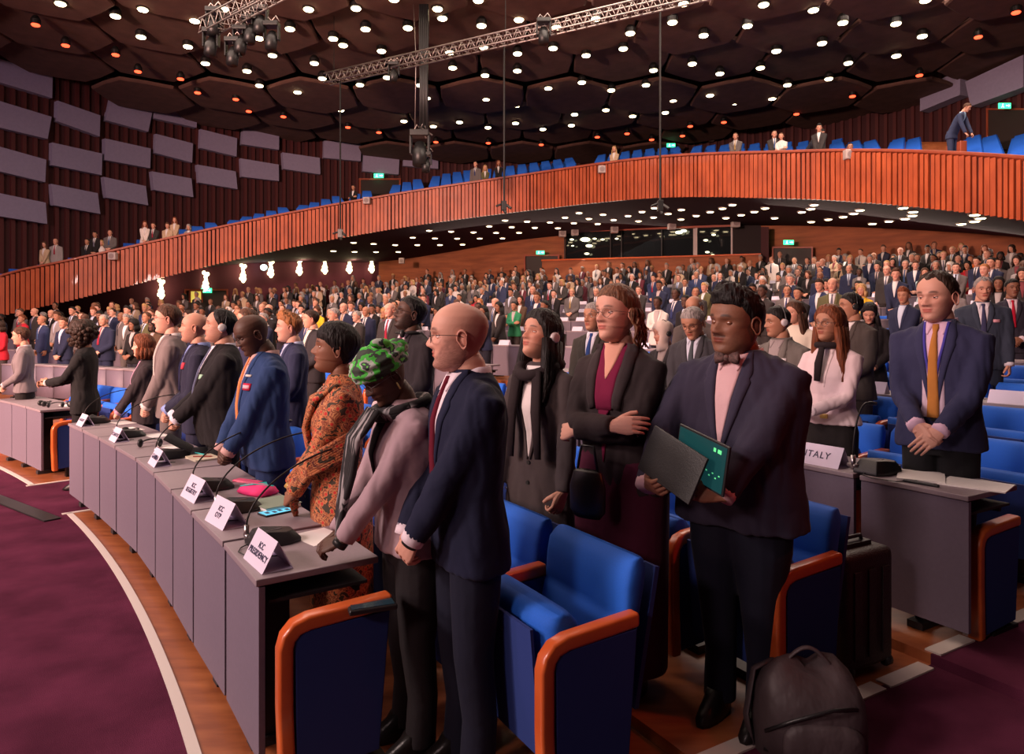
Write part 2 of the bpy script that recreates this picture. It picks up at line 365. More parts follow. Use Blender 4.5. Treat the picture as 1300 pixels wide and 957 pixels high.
# balcony floor slope behind the front, up to the wall
g = G(); rows = []
def uw_at_dir(p):
    a = atan2(p.x, p.y); best = min(range(len(UW)), key=lambda i: abs(atan2(UW[i].x, UW[i].y)-a)); return UW[best]
def interp1(T, x):
    if x <= T[0][0]: return T[0][1]
    for (a, b), (c, d) in zip(T, T[1:]):
        if x <= c: return b+(d-b)*(x-a)/(c-a)
    return T[-1][1]
def bal_floor(f, u):   # f index along the rim, u 0 front .. 1 wall
    t = lerp_at(TOPC, f); w = uw_at_dir(t)
    k = FPX/w.y; ratio = max(0, min(1, (t.x+16)/14))
    zt = t.z-.96; d = hypot(w.x-t.x, w.y-t.y)
    zw = zt + d*(interp1([(-20, .10), (-13, .16), (-8, .205), (-3, .262), (5, .278), (9, .27), (12, .275), (20, .29)], t.x))
    return Vector((t.x+(w.x-t.x)*u, t.y+(w.y-t.y)*u, zt+(zw-zt)*u))
for f in range(NB):
    rows.append([bal_floor(f-.001 if f else 0, u) for u in (0.02, .5, 1)])
V = [p for r in rows for p in r]; g.add(V, [(3*i+j, 3*i+j+1, 3*i+j+4, 3*i+j+3) for i in range(NB-1) for j in range(2)])
o = g.obj('floor_balcony', DARKWALL); tag(o, kind='structure')
# ------------------------------------------------------------------ ceiling: acoustic clouds and lamps
def inside(x, y):
    w = uw_at_dir(Vector((x, y, 0))); return hypot(x, y) < hypot(w.x, w.y)-.6 and y > 1
g = G(); R = 2.15
ring = lambda r, z: [(r*cos(pi/6*k+pi/6)*(1.0 if k % 2 == 0 else .90), r*sin(pi/6*k+pi/6)*(1.0 if k % 2 == 0 else .90), z) for k in range(12)]
g.loft([ring(R*.97, 0), ring(R, .05), ring(R, .14), ring(R*.9, .16)])
cl0m = g.mesh('acoustic_cloud', HEXM)
g2 = G(); g2.tube([(0, 0, .15), (0, 0, 1.0)], .025, 6); g2.tube([(1.2, 0, .15), (1.2, 0, 1.0)], .02, 6); cl0r = g2.mesh('hanger', BLACKMET)
first = None; n = 0; clouds = []
for j in range(-1, 16):
    for i in range(-8, 9):
        x = i*3.95+(1.97 if j % 2 else 0)+.6; y = j*3.42+2
        if not inside(x, y) or abs(x) > 22: continue
        clouds.append((y, x))
clouds.sort(); rowmap = {}
for (y, x) in clouds: rowmap.setdefault(round(y, 1), []).append(x)
for rn, (y, xs) in enumerate(sorted(rowmap.items())):
    for cn, x in enumerate(xs):
        o = bpy.data.objects.new('acoustic_cloud', cl0m); COL.objects.link(o)
        o.location = (x, y, 12.72+.18*((rn*7+cn*3) % 3)-.012*y); o.rotation_euler = (radians(-3), 0, 0)
        tag(o, 'brown hexagonal acoustic cloud, %s from the left in the %s row over the hall' % (ordn(cn+1), ordn(rn+1)), 'ceiling panel', 'brown hexagonal ceiling clouds')
        h = bpy.data.objects.new('hanger', cl0r); COL.objects.link(h); h.parent = o
def sc(L, ox, oy, k=3.939): return [(ox+a/k, oy+b/k) for a, b in L]
WL = sc([(302,17),(577,79),(714,46),(705,183),(974,103),(940,232),(1027,316),(1118,42),(1235,354),(1295,190),(1297,427)],0,0) \
 + sc([(243,45),(480,40),(150,143),(528,144),(366,192),(416,225),(608,254),(63,276),(272,315),(312,391),(188,460),(240,521),(404,550),(500,423),(636,386),(532,520),(695,551),(720,605),(867,631),(836,489),(801,425),(740,138),(888,43),(912,90),(1108,127),(1118,235),(949,261),(964,338),(1126,376),(990,521),(1131,495),(998,610),(1140,637),(1295,97),(1288,267),(1287,353),(1282,527),(1278,615),(670,-5),(1092,0)],330,0) \
 + sc([(183,135),(380,92),(552,165),(517,242),(166,240),(331,276),(310,411),(142,440),(457,450),(630,424),(668,350),(763,110),(818,17),(862,318),(919,176),(1000,367),(767,501),(727,562),(564,580),(430,549),(273,571),(258,626),(115,645),(951,476),(1073,517),(1262,492),(1203,338),(1138,128),(1219,22),(1281,254)],660,0) \
 + sc([(247,49),(394,112),(660,117),(807,0),(791,180),(661,278),(421,314),(290,215),(63,254),(117,424),(324,393),(40,492)],970,0)
RL = sc([(178,122),(328,225),(578,272),(690,356),(903,393),(988,462),(1179,495),(1244,555)],0,0)+sc([(117,582),(440,635),(595,661),(880,709),(1142,714)],330,0)+sc([(107,722),(387,684),(536,667),(659,697),(813,678),(852,630),(1020,610)],660,0)+sc([(1260,60),(1071,183),(777,375),(442,480),(162,569)],970,0)
def lamp_mesh(rad, matl, nm):
    g = G(); r = lambda q, z: [(q*cos(2*pi*k/16), q*sin(2*pi*k/16), z) for k in range(16)]
    g.loft([r(rad*.5, -.07), r(rad*.85, -.055), r(rad, -.02), r(rad*.9, 0)]); a = g.mesh('lamp_lens', matl, smooth=True)
    g = G(); g.loft([r(rad*.9, 0), r(rad*1.15, .01), r(rad*1.15, .16), r(rad*.6, .3)]); b = g.mesh('housing', BLACKMET); return a, b
def put_lamps(L, z, rad, matl, nm, colour, group, where):
    a, b = lamp_mesh(rad, matl, nm); L = sorted(L)
    for i, (px, py) in enumerate(L):
        d = ray(px, py); t = (z-CAMH)/d.z; p = Vector((0, 0, CAMH))+d*t
        e = empty(nm, p); x = link('lamp_lens', a, e); y = link('housing', b, e)
        tag(e, '%s, %s from the left %s' % (colour, ordn(i+1), where), 'ceiling light', group)
put_lamps(WL, 12.35, .17, LAMPW, 'ceiling_spotlight', 'glowing warm white ceiling lamp', 'warm lamps among the ceiling clouds', 'among the dark ceiling clouds')
put_lamps(RL, 12.2, .14, LAMPR, 'red_ceiling_light', 'glowing red ceiling lamp', 'red lamps round the ceiling edge', 'along the ceiling edge')
SL = sc([(367,385),(468,343),(473,389),(568,349),(580,390),(676,355),(692,390),(764,318),(787,355),(846,283),(875,322),(900,355),(956,288),(986,323),(1013,353),(1068,292),(1099,323),(1147,262),(1181,294),(1213,322),(1226,232),(1259,266),(1296,294)],330,220) \
 + sc([(36,238),(75,269),(151,242),(190,271),(226,218),(270,246),(296,195),(345,224),(389,250),(416,203),(469,230),(541,210),(593,236),(611,189),(669,217),(673,170),(742,199),(808,179),(806,227),(882,209),(952,190),(1014,172),(1063,154),(1031,220),(1107,205),(1173,189),(1227,171),(1274,220)],660,220) \
 + sc([(189,190),(234,174),(250,154),(236,239),(322,227),(396,214),(449,197),(480,180),(542,249),(625,236),(706,223),(742,207),(746,188),(696,168),(1054,202),(1083,219),(1053,235),(987,249)],970,220)
g = G(); r = lambda q, z: [(q*cos(2*pi*k/16), q*sin(2*pi*k/16), z) for k in range(16)]
g.loft([r(.10, -.035), r(.125, -.02), r(.125, .02)]); sa = g.mesh('lamp_lens', LAMPW, smooth=True)
g = G(); g.loft([r(.128, -.015), r(.165, -.015), r(.165, .03), r(.128, .03)]); sb = g.mesh('trim_ring', WHITEP)
k = 0
for (px, py) in sorted(SL):
    d = ray(px, py); h = SOFBVH.ray_cast(Vector((0, 0, CAMH)), d)
    if h[0] is None: continue
    k += 1; e = empty('soffit_downlight', h[0]-Vector((0, 0, .02))); link('lamp_lens', sa, e); link('trim_ring', sb, e)
    tag(e, 'round white downlight in the plum ceiling under the balcony, %s from the left' % ordn(k), 'ceiling light', 'downlights under the balcony')
# ------------------------------------------------------------------ wall sconces
def wall_hit(px, py, bvh):
    h = bvh.ray_cast(Vector((0, 0, CAMH)), ray(px, py)); return (h[0], h[1]) if h[0] is not None else (None, None)
SCP = [(207, 367), (263, 357), (310, 347), (345, 341), (381, 338.5), (413, 337), (444, 336.5), (472, 336)]
g = G()
for (dx, dz) in ((-.12, .5), (.10, .42), (-.02, .25), (.0, .05), (-.08, -.12), (.06, -.16), (-.14, -.34), (.08, -.38), (.0, -.5)):
    g.ell((dx, 0, dz), (.12, .09, .13), n=8, m=6)
scm = g.mesh('glass_cluster', SCONCE, smooth=True)
g = G(); g.box((0, .1, 0), (.08, .08, 1.1)); scb = g.mesh('bracket', BLACKMET)
for i, (px, py) in enumerate(SCP):
    p, nm = wall_hit(px, py, SIDEBVH)
    if p is None: p = at(px, py, 23.5)
    e = empty('wall_sconce', p+Vector((.05, -.25, 0))); c = link('glass_cluster', scm, e); link('bracket', scb, e)
    s = FPX/p.y; e.scale = (.78*min(1, 24.0/s+.15),)*3
    tag(e, 'glowing yellow-white glass wall lamp on the plum wall, %s from the left' % ordn(i+1), 'wall lamp', 'wall lamps below the balcony')
    if i % 2 == 0: lamp('sconce_glow', 'POINT', p+Vector((.4, -.8, .1)), (0, 0, 0), 25, (1, .75, .45), .15)
# bright floodlight beside the fourth sconce
e = empty('floodlight', wall_hit(335, 340, SIDEBVH)[0]+Vector((.1, -.3, 0)))
g = G(); g.ell((0, 0, 0), (.17, .12, .15), n=12, m=8); g.obj('lens', M('flood', (1, 1, 1), emit=(.75, 1, .95), estr=8), e, True)
g = G(); g.tube([(0, .05, 0), (0, .3, 0)], [.2, .12], 12); g.obj('housing', BLACKMET, e)
tag(e, 'bright bluish floodlight mounted just left of the fourth wall lamp', 'spotlight')
# ------------------------------------------------------------------ grey fabric panels on the upper wall
def quad_panel(Q, name, label, group, thick=.22, off=.16, mat=FABRICP, cat='wall panel', bvh=UBVH):
    P = []
    for (px, py) in Q:
        d = ray(px, py); h = bvh.ray_cast(Vector((0, 0, CAMH)), d)
        P.append(h[0] if h[0] is not None else Vector((0, 0, CAMH))+d*30)
    n = (P[1]-P[0]).cross(P[3]-P[0]).normalized()
    if n.y > 0: n = -n
    c = sum(P, Vector())/4; P = [p - n*((p-c).dot(n)) for p in P]      # make it flat
    # keep the whole board off the curved wall
    F = [p+n*(off+thick) for p in P]; B = [p+n*off*.3 for p in P]
    cc = sum(F, Vector())/4; g = G(); g.add([p-cc for p in F+B], [(3,2,1,0),(4,5,6,7),(0,1,5,4),(1,2,6,5),(2,3,7,6),(3,0,4,7)])
    o = g.obj(name, mat, weld=True); o.location = cc; tag(o, label, cat, group); return o
q = lambda L, ox, oy: [(ox+a/3.939, oy+b/3.939) for a, b in L]
PN = [q([(-90,281),(240,385),(238,497),(-90,399)],0,0), q([(-90,492),(235,590),(215,700),(-90,628)],0,0), q([(-90,720),(208,803),(203,915),(-90,846)],0,0), q([(-90,90),(205,150),(213,256),(-90,207)],0,220),
 q([(268,510),(480,583),(477,688),(265,612)],0,0), q([(240,718),(490,773),(487,880),(237,830)],0,0), q([(235,57),(467,103),(480,206),(247,163)],0,220),
 q([(535,503),(743,568),(722,665),(512,608)],0,0), q([(507,698),(735,748),(732,846),(507,805)],0,0), q([(500,22),(710,68),(722,163),(512,125)],0,220),
 q([(756,506),(970,553),(966,645),(754,598)],0,0), q([(762,675),(948,723),(944,818),(758,770)],0,0), q([(742,-5),(940,30),(950,123),(752,87)],0,220),
 q([(988,652),(1170,697),(1167,788),(985,745)],0,0), q([(972,828),(1163,862),(1172,950),(978,917)],0,0),
 [(306,159),(351,169.6),(350.6,191.7),(303.6,184.6)], [(302,202.4),(350.3,210.3),(350.6,231),(303.3,225.5)],
 q([(102,768),(287,795),(290,877),(107,850)],330,0), q([(312,710),(496,725),(494,812),(309,795)],330,0), q([(512,774),(690,795),(686,879),(508,862)],330,0), q([(714,750),(887,768),(886,850),(712,835)],330,0)]
colpos = [(0,1),(0,2),(0,3),(0,4),(1,1),(1,2),(1,3),(2,1),(2,2),(2,3),(3,1),(3,2),(3,3),(4,1),(4,2),(5,1),(5,2),(6,1),(7,1),(8,1),(9,1)]
for Q, (c, r) in zip(PN, colpos):
    quad_panel(Q, 'fabric_wall_panel', 'tilted grey fabric panel on the dark red upper wall, %s column from the left, %s from the top' % (ordn(c+1), ordn(r)), 'grey fabric panels on the left wall')
for i, Q in enumerate([q([(835,455),(1037,362),(1035,485),(834,566)],970,0), q([(1068,418),(1360,285),(1360,445),(1095,540)],970,0)]):
    quad_panel(Q, 'fabric_wall_panel', ['smaller grey fabric panel high on the right wall, left of the pair', 'larger grey fabric panel high on the right wall, cut by the picture edge'][i], 'grey fabric panels on the right wall', off=.4, thick=.35)
# small pale loudspeakers on the wall and the rails
def sbox(p, s, label, name='wall_speaker', cat='speaker', group=None):
    g = G(); g.box((0, 0, 0), (s, s*.8, s*1.0)); e = empty(name, p); g.obj('cabinet', WHITEP, e, bevel=s*.12)
    g = G(); g.tube([(0, -s*.38, 0), (0, -s*.44, 0)], s*.33, 14); g.obj('grille', M('pale_grille', (.25, .19, .19), .8), e)
    g = G(); g.box((0, s*.55, 0), (s*.2, s*.5, s*.2)); g.obj('bracket', BLACKMET, e); tag(e, label, cat, group); return e
WS = q([(557,405),(868,517)],0,0)+q([(163,613),(664,738),(1206,755)],330,0)+q([(545,738),(958,693)],660,0)+q([(432,543),(1117,322)],970,0)
for i, (px, py) in enumerate(WS):
    p, n = wall_hit(px, py, UBVH); sbox(p*.985+Vector((0, 0, .02)), .30, 'small pale loudspeaker high on the dark wall under the ceiling, %s from the left' % ordn(i+1), group='small loudspeakers under the ceiling')
for i, (px, py, s) in enumerate([(148, 324, 32), (467, 254, 29), (763, 215, 32), (1073, 197, 42)]):
    p = at(px, py+2, s)+Vector((0, -.25, 0)); sbox(p, .30, 'pale spotlight box hung on the balcony handrail, %s of four from the left' % ordn(i+1), 'rail_projector', 'projector', 'pale boxes on the balcony handrail')
for i, (px, py) in enumerate(q([(213,300),(275,293),(473,280),(760,262),(1078,250)],660,220)):
    p = cyl_pt(px, py, 51.8); sbox(p, .36, 'pale loudspeaker above the booth windows, %s from the left' % ordn(i+1), group='loudspeakers above the booth windows')
p = cyl_pt(510, 331, 50.5); sbox(p, .3, 'pale loudspeaker at the left end of the back wall under the balcony')
# ------------------------------------------------------------------ booth windows, parapet, doors, exit signs on the back wall
def back_box(x0, x1, y0, y1, R, name, mat, th=.1, parent=None, kind='structure', n=None):
    """a curved slab on the back wall between two picture columns; heights from the rows at its middle"""
    n = n or max(1, int((x1-x0)/24)); g = G(); rings = []
    for i in range(n+1):
        px = x0+(x1-x0)*i/n; f = i/n
        ya = y0[0]+(y0[1]-y0[0])*f; yb = y1[0]+(y1[1]-y1[0])*f
        a = cyl_pt(px, ya, R); b = cyl_pt(px, yb, R); c = cyl_pt(px, yb, R+th); c.z = b.z; d = cyl_pt(px, ya, R+th); d.z = a.z
        rings.append([b, a, d, c])
    g.loft(rings); o = g.obj(name, mat, parent); 
    if kind and not parent: tag(o, kind=kind)
    return o
w1 = empty('window_1'); tag(w1, kind='structure')
back_box(718, 881, (295, 290), (331, 326), 52.6, 'pane', GLASS, .04, w1)
for px in (717, 775, 789, 840, 881.5): back_box(px-.8 if px < 880 else px-1.5, px+.8 if px < 880 else px+1.5, (295-(px-717)*.03,)*2, (331-(px-717)*.03,)*2, 52.5, 'mullion', BLACKMET if px < 870 else WHITEP, .1, w1)
w2 = empty('window_2'); tag(w2, kind='structure')
back_box(885, 928, (289, 287), (326, 324), 52.6, 'pane', GLASS, .04, w2)
for px in (884, 929): back_box(px-1.2, px+1.2, (289, 288), (326, 325), 52.5, 'mullion', WHITEP, .1, w2)
back_box(717, 930, (292, 284), (295, 287.5), 52.5, 'trim_1', RAIL, .12)
back_box(688, 965, (331, 323), (356, 346), 52.0, 'wall_booth_parapet', WOODWALL, .3)
back_box(687, 966, (329.5, 321.5), (331.2, 323.2), 51.9, 'trim_2', ORANGE, .45)
back_box(966, 976, (288, 288), (345, 345), 52.2, 'trim_3', DARKWALL, .3); back_box(930, 966, (286, 286), (324, 323), 52.4, 'wall_booth_side', M('near_black_red', (.012, .005, .006), .9), .1)
# things glowing inside the booth, behind the glass: desk lamps and monitors on a shelf
gl = [(743, 304, .5), (748, 312, .35), (726, 304, .22), (755, 303, .2), (765, 304, .2), (783, 303, .18), (745, 322, .25), (727, 312, .15), (862, 295, .35), (896, 305, .22), (906, 298, .2), (898, 320, .2), (905, 324, .22), (868, 293, .3)]
for i, (px, py, r_) in enumerate(gl):
    p = cyl_pt(px, py, 52.35); e = empty('booth_lamp', p); g = G(); g.ell((0, 0, 0), (r_*.5, .05, r_*.22), n=10, m=6); g.obj('bulb', M('booth_glow', (1, 1, .8), emit=(1, .95, .6), estr=2.5), e, True)
    g = G(); g.tube([(0, .02, .02), (0, .12, .05)], .02, 6); g.obj('stem', BLACKMET, e)
    tag(e, 'small warm light in the dark booth window, %s from the left' % ordn(1+sorted(gl).index((px, py, r_))), 'lamp', 'lights in the booth windows')
def door(px0, px1, py0, py1, R, nm, leafmat=M('dark_door', (.03, .018, .016), .6)):
    d = empty(nm); tag(d, kind='structure')
    back_box(px0, px1, (py0, py0), (py1, py1), R-.12, 'leaf', leafmat, .08, d, n=1)
    mid = (px0+px1)/2
    back_box(px0-2, px0, (py0-2, py0-2), (py1, py1), R-.2, 'frame', RAIL, .15, d, n=1); back_box(px1, px1+2, (py0-2, py0-2), (py1, py1), R-.2, 'frame', RAIL, .15, d, n=1)
    back_box(px0-2, px1+2, (py0-2, py0-2), (py0, py0), R-.2, 'frame', RAIL, .15, d, n=1); back_box(mid-.3, mid+.3, (py0, py0), (py1, py1), R-.16, 'seam', BLACK, .05, d, n=1)
    return d
door(667, 708, 325, 352, 52.8, 'door_1'); door(982, 1030, 315, 345, 52.8, 'door_2')
def exit_sign(p, w, label, rz=0):
    e = empty('exit_sign', p, rz); g = G(); g.box((0, .03, 0), (w, .05, w*.45)); g.obj('housing', GREENS, e)
    g = G(); x = -w*.18                    # white running figure and arrow
    g.ell((x, 0, w*.13), (w*.04, .01, w*.04), n=8, m=6); g.box((x-w*.01, 0, w*.02), (w*.06, .012, w*.14), Matrix.Rotation(.3, 3, 'Y')); g.box((x-w*.07, 0, -w*.1), (w*.04, .012, w*.13), Matrix.Rotation(.7, 3, 'Y')); g.box((x+w*.05, 0, -w*.1), (w*.04, .012, w*.13), Matrix.Rotation(-.5, 3, 'Y'))
    g.box((w*.2, 0, 0), (w*.22, .012, w*.06)); g.add([(w*.3, -.006, w*.1), (w*.42, -.006, 0), (w*.3, -.006, -w*.1), (w*.3, .006, w*.1), (w*.42, .006, 0), (w*.3, .006, -w*.1)], [(0,2,1),(3,4,5),(0,1,4,3),(1,2,5,4),(2,0,3,5)])
    g.obj('pictogram', WHITEL, e); tag(e, label, 'exit sign'); return e
exit_sign(cyl_pt(686, 320.5, 52.2), .42, 'green exit sign over the dark door left of the booth windows')
exit_sign(cyl_pt(1001.5, 307.5, 52.2), .42, 'green exit sign over the door right of the booth windows')
exit_sign(wall_hit(262, 369, SIDEBVH)[0]+Vector((.1, -.25, 0)), .5, 'green exit sign over the side door below the balcony, beside a wall lamp')
exit_sign(wall_hit(483, 225.5, UBVH)[0]+Vector((.0, -.6, 0)), .6, 'green exit sign over the upper door behind the left balcony seats')
exit_sign(wall_hit(852, 182.5, UBVH)[0]*.95, .5, 'bluish green exit sign high behind the balcony seats, left of centre right')
exit_sign(wall_hit(1276, 132.5, UBVH)[0]*.97, .5, 'green exit sign under the large grey panel at top right')
# doors in the upper wall and the side wall
def wdoor(px0, px1, py0, py1, bvh, nm, mat, off=.15):
    d = empty(nm); tag(d, kind='structure')
    for (a0, a1, b0, b1, mt, nn, ext) in ((px0, px1, py0, py1, mat, 'leaf', 0), (px0-2, px0, py0-2, py1, RAIL, 'frame', .05), (px1, px1+2, py0-2, py1, RAIL, 'frame', .05), (px0-2, px1+2, py0-2, py0, RAIL, 'frame', .05)):
        P = [wall_hit(x, y, bvh)[0] for x, y in ((a0, b0), (a1, b0), (a1, b1), (a0, b1))]
        if any(p is None for p in P): continue
        P[3] = Vector((P[0].x, P[0].y, P[3].z)); P[2] = Vector((P[1].x, P[1].y, P[2].z)); n = Vector((P[1].y-P[0].y, -(P[1].x-P[0].x), 0)).normalized()
        if n.y > 0: n = -n
        g = G(); g.add([p+n*(off+ext) for p in P]+[p+n*.02 for p in P], [(3,2,1,0),(4,5,6,7),(0,1,5,4),(1,2,6,5),(2,3,7,6),(3,0,4,7)]); g.obj(nn, mt, d)
DD = M('dark_door', (.03, .018, .016), .6)
wdoor(457, 506, 229, 262, UBVH, 'door_3', DD); wdoor(1258, 1345, 140, 190, UBVH, 'door_4', DD)
wdoor(236, 286, 369, 402, SIDEBVH, 'door_5', DD); 
wdoor(241, 254, 370, 384, SIDEBVH, 'window_3', M('lit_yellow_pane', (.6, .5, .1), emit=(.75, .55, .10), estr=.9), .2)
# ------------------------------------------------------------------ lighting trusses and hung cables
def truss(a, b, w=.32, name='lighting_truss', label='', n=26):
    a = Vector(a); b = Vector(b); d = (b-a); L = d.length; t = d.normalized(); sx = Vector((t.y, -t.x, 0)).normalized(); up = Vector((0, 0, 1))
    c = [sx*(w/2)+up*(w/2), -sx*(w/2)+up*(w/2), -up*(w/2)+sx*w/2, -up*(w/2)-sx*w/2]
    e = empty(name, a); g = G()
    for q_ in c: g.tube([q_, d+q_], .026, 6)
    g.obj('chord', ALU, e, True); g = G()
    for i in range(n):
        p = t*(L*i/n); r_ = t*(L*(i+.5)/n); s_ = t*(L*(i+1)/n)
        for (u, v) in ((0, 1), (1, 3), (3, 2), (2, 0)): g.tube([p+c[u], r_+c[v]], .012, 5); g.tube([r_+c[v], s_+c[u]], .012, 5)
    g.obj('lacing', ALU, e, True); g = G()
    for i in (1, n//2, n-1): g.tube([t*(L*i/n)+up*w/2, t*(L*i/n)+up*3.2], .012, 5)
    g.obj('hoist_cable', BLACKMET, e); tag(e, label, 'lighting truss'); return e
truss((-6.6, 25, 10.45), (6.2, 18.2, 10.6), label='long silver lighting truss crossing below the ceiling', n=44)
truss((-8.95, 20.4, 10.3), (-3.6, 17.6, 11.3), .4, label='short silver lighting truss at the top left of centre', n=18)
def hung(px, py0, py1, s, label, item='microphone'):
    p = at(px, py1, s); top = at(px, py0, s); top.z = 12.9 if py0 < 5 else top.z
    e = empty('hung_microphone', p); g = G(); g.tube([(0, 0, 0), (0, 0, top.z-p.z)], .03, 8); g.obj('cable', BLACKMET, e)
    g = G(); g.box((0, 0, .02), (.16, .16, .3)); g.tube([(0, 0, .1), (.22, -.1, -.08)], .045, 8); g.tube([(0, 0, .1), (-.26, -.05, 0)], .035, 8); g.tube([(0, 0, -.1), (.05, -.05, -.22)], .05, 8)
    g.obj('microphone_head', BLACK, e, bevel=.01); tag(e, label, 'microphone', 'microphones hung before the balcony')
hung(432, 103, 297, 36, 'black microphone cluster hung on a long cable, left of three'); hung(640, 52, 262, 40, 'black microphone cluster hung on a long cable, middle of three'); hung(838, 2, 262, 45, 'black microphone cluster hung on a long cable, right of three')
def cluster(px, py, s, label, sz=1.0):
    p = at(px, py, s); e = empty('moving_head_light', p); g = G()
    g.box((0, 0, .55*sz), (.5*sz, .4*sz, .16*sz)); g.obj('base', BLACK, e, bevel=.02)
    g = G(); g.box((-.24*sz, 0, .25*sz), (.06*sz, .22*sz, .5*sz)); g.box((.24*sz, 0, .25*sz), (.06*sz, .22*sz, .5*sz)); g.obj('yoke', BLACK, e, bevel=.02)
    g = G(); g.tube([(0, .1, .3*sz), (0, -.02, .05*sz), (0, -.1, -.3*sz)], [.14*sz, .2*sz, .19*sz], 14); g.obj('head', BLACK, e, True)
    g = G(); g.tube([(-.2, 0, .62*sz), (-.1, 0, .8*sz), (0, 0, .68*sz), (.12, 0, .85*sz), (.22, 0, .66*sz)], .02, 6); g.obj('clamp', ALU, e, True); tag(e, label, 'stage light', 'moving head stage lights')
cluster(533, 196, 38, 'large black moving stage light hung at the foot of the black cable column', 1.25); cluster(541, 210, 38, 'smaller black stage light under the large one on the cable column', .7)
cluster(690, 46, 43, 'stage light hung from the long truss at its middle', .8); cluster(500, 96, 38, 'pale lit stage light box under the left half of the truss', .7)
for i, (px, py) in enumerate([(272, 22), (306, 45), (318, 32), (345, 40), (296, 60), (330, 20), (268, 48)]): cluster(px, py+12, 44, 'black stage light on the short truss, %s from the left' % ordn(1+[268, 272, 296, 306, 318, 330, 345].index(px)), .85)
p = at(538, 165, 38); e = empty('cable_column', p); g = G()
for k in range(5): g.tube([(-.12+.06*k, .04*(k % 2), 0), (-.10+.05*k, 0, 1.7), (-.13+.065*k, .03, 3.4), (-.1+.05*k, 0, 6.0)], .045, 7)
g.obj('cable_bundle', BLACK, e, True); g = G(); g.tube([(-.3, 0, -.2), (-.26, 0, 2.4), (-.38, 0, 5)], .014, 6); g.tube([(.1, -.1, -.3), (-.15, -.1, .1), (.3, -.1, -.2)], .03, 6); g.obj('chain', ALU, e, True)
tag(e, 'thick black bundle of hoist cables hanging from the ceiling centre', 'cable bundle')
# ------------------------------------------------------------------ balcony seats
g = G(); g.box((0, .12, .62), (.555, .09, .44), Matrix.Rotation(-.18, 3, 'X'))
bs_back = g.mesh('backrest', BLUE); g = G(); g.box((0, -.05, .5), (.46, .13, .42)); bs_seat = g.mesh('seat', BLUE)
g = G(); g.box((.27, 0, .42), (.05, .42, .5)); bs_arm = g.mesh('armrest', RAIL)
_, seatf = resample(TOPC, .58)
cand = []
for r_ in range(1, 15):
    for kf, f in enumerate(seatf):
        t = lerp_at(TOPC, f); w = uw_at_dir(t); L = hypot(w.x-t.x, w.y-t.y); u = (.5+r_*.92)/L
        if u > .93: continue
        p = bal_floor(f, u); s = FPX/p.y; px = 650+p.x*s; py = HOR-(p.z+.9-CAMH)*s
        if px < -20 or px > 1320: continue
        rimy = HOR-(t.z-CAMH)*FPX/t.y
        if py > rimy-1.5: continue
        if kf % 16 == 0: continue
        if 1166 < px < 1208: continue           # the stepped aisle
        dx = lerp_at(TOPC, min(f+.1, NB-1.01))-t
        cand.append((s, p, atan2(dx.y, dx.x), r_, px))
cand.sort(key=lambda c: -c[0])
print('balcony seats', len(cand))
near = cand[:290]; far = cand[290:]
byrow = {}
for c in near: byrow.setdefault(c[3], []).append(c)
for r_, L in byrow.items():
    L.sort(key=lambda c: c[4])
    for i, (s, p, a, _, px) in enumerate(L):
        e = empty('auditorium_chair', p-Vector((0, 0, .05)), a); link('backrest', bs_back, e); link('seat', bs_seat, e); link('armrest', bs_arm, e)
        tag(e, 'blue empty balcony seat in row %s up, %s of that row from the left' % (ordn(r_), ordn(i+1)), 'seat', 'blue seats on the balcony')
if far:
    g = G()
    for (s, p, a, _, px) in far:
        m = Matrix.Rotation(a, 3, 'Z'); g.box(p+m @ Vector((0, .12, .68)), (.5, .09, .52), m @ Matrix.Rotation(-.18, 3, 'X')); g.box(p+m @ Vector((0, -.05, .5)), (.46, .13, .42), m)
    o = g.obj('distant_balcony_seats', BLUE); tag(o, 'far rows of small blue seats seen over the balcony front', 'seats', kind='stuff')
# stepped aisle with wood edge in the balcony and the pier beside it
fs = min(range(NB), key=lambda i: abs(650+FPX*TOPC[i].x/TOPC[i].y-1187)); st_ = empty('stair_flight', bal_floor(fs, .06))
for k in range(9):
    p = bal_floor(fs, .06+.085*k)-st_.location; g = G(); g.box((p.x, p.y, p.z+.28), (1.1, .8, .56)); g.obj('step', WOODFLOOR, st_)
tag(st_, 'short pale wooden stair flight between the blue balcony seat blocks at right', 'stairs')
g = G(); b = bal_floor(min(range(NB), key=lambda i: abs(650+FPX*TOPC[i].x/TOPC[i].y-1212)), .22)+Vector((0, 0, .55)); g.box((b.x, b.y, b.z), (.2, .7, .95)); tag(g.obj('stair_side_panel', RAIL, bevel=.02), 'low reddish wooden panel at the right edge of the balcony stair', 'partition')
